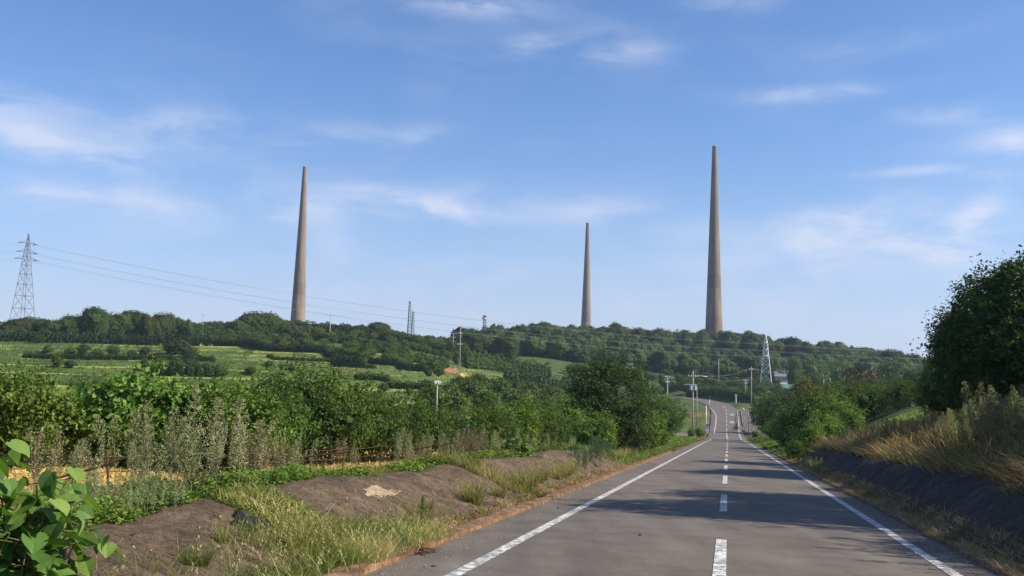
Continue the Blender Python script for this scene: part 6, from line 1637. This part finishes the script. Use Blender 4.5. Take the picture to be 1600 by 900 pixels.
mb = MB(); mb.tube([(.34, -.34, .98), (.44, -.12, .96), (.44, .12, .96), (.34, .34, .98)], [.018] * 4, 6); mb.build('handlebar', M['steel'], mroot)
mb = MB(); mb.ball((.56, 0, .82), (.09, .1, .1), 8); mb.build('headlight', M['glass_dark'], mroot)
mb = MB(); mb.ball((.60, 0, .60), (.22, .06, .03), 8); mb.build('mudguard', M['paint_dark'], mroot)
proot = empty('person', (q[0], q[1], q[2] + float(rdz(t_))), math.pi); tag(proot, 'person in dark clothes and dark helmet sitting on the motorcycle at the junction', 'person')
pts = [(-.30, 0, .88), (-.24, 0, 1.08), (-.15, 0, 1.30), (-.11, 0, 1.43), (-.09, 0, 1.50), (-.07, 0, 1.62)]
ed = [(0, 1), (1, 2), (2, 3), (3, 4), (4, 5)]; rad = [.16, .14, .17, .10, .06, .09]
for sg in (-1, 1):
    b = len(pts); pts += [(-.14, sg * .19, 1.38), (.06, sg * .25, 1.16), (.30, sg * .30, 1.00), (.36, sg * .31, .985)]; ed += [(2, b), (b, b + 1), (b + 1, b + 2), (b + 2, b + 3)]; rad += [.065, .05, .036, .034]
    b = len(pts); pts += [(-.26, sg * .12, .84), (.14, sg * .20, .72), (.02, sg * .21, .36), (.0, sg * .21, .14), (.14, sg * .22, .08)]; ed += [(0, b), (b, b + 1), (b + 1, b + 2), (b + 2, b + 3), (b + 3, b + 4)]; rad += [.10, .075, .055, .04, .035]
skin_mesh('body', pts, ed, rad, 'cloth_dark', proot)
for sg in (-1, 1):
    hp = [(.36, sg * .31, .985), (.41, sg * .315, .985)]; he = [(0, 1)]; hr = [.032, .03]
    for f in range(4):
        b = len(hp); y_ = sg * (.285 + .02 * f); L = (.055, .065, .06, .045)[f]
        hp += [(.43, y_, .99), (.43 + L * .5, y_, .985), (.43 + L * .45, y_, .955)]; he += [(1, b), (b, b + 1), (b + 1, b + 2)]; hr += [.010, .009, .008]
    b = len(hp); hp += [(.40, sg * .275, .97), (.43, sg * .268, .955)]; he += [(0, b), (b, b + 1)]; hr += [.011, .009]
    skin_mesh('hand', hp, he, hr, 'skin', proot)
mb = MB(); mb.ball((-.06, 0, 1.64), (.095, .078, .115), 14); mb.ball((.035, 0, 1.63), (.02, .014, .022), 8)
hd = mb.build('face', M['skin'], proot, smooth=True)
mb = MB(); mb.ball((-.075, 0, 1.69), (.135, .125, .13), 16); mb.tube([(.03, 0, 1.71), (.10, 0, 1.70)], [.09, .07], 10); mb.build('helmet', M['paint_dark'], proot, smooth=True)
for sg in (-1, 1):
    mb = MB(); mb.tube([(-.06, sg * .21, .05), (.06, sg * .215, .06), (.18, sg * .22, .05)], [.05, .055, .04], 8); mb.build('shoe', M['rubber'], proot, smooth=True)

# ------------------------------------------------------------------ air
mb = MB(); zt, zb_ = 175.0, float(GZ.min()) - 1.0
mb.box((0, 0, (zt + zb_) / 2), (4200, 4200, zt - zb_))
m = bpy.data.materials.new('haze'); m.use_nodes = True; t = m.node_tree
for n in list(t.nodes): t.nodes.remove(n)
o_ = t.nodes.new('ShaderNodeOutputMaterial'); v_ = t.nodes.new('ShaderNodeVolumePrincipled')
v_.inputs['Color'].default_value = (.62, .76, 1.0, 1); v_.inputs['Density'].default_value = .00014; v_.inputs['Anisotropy'].default_value = .2
t.links.new(v_.outputs[0], o_.inputs['Volume'])
tag(mb.build('haze', m), 'thin blue summer haze in the distance', 'haze', kind='stuff')
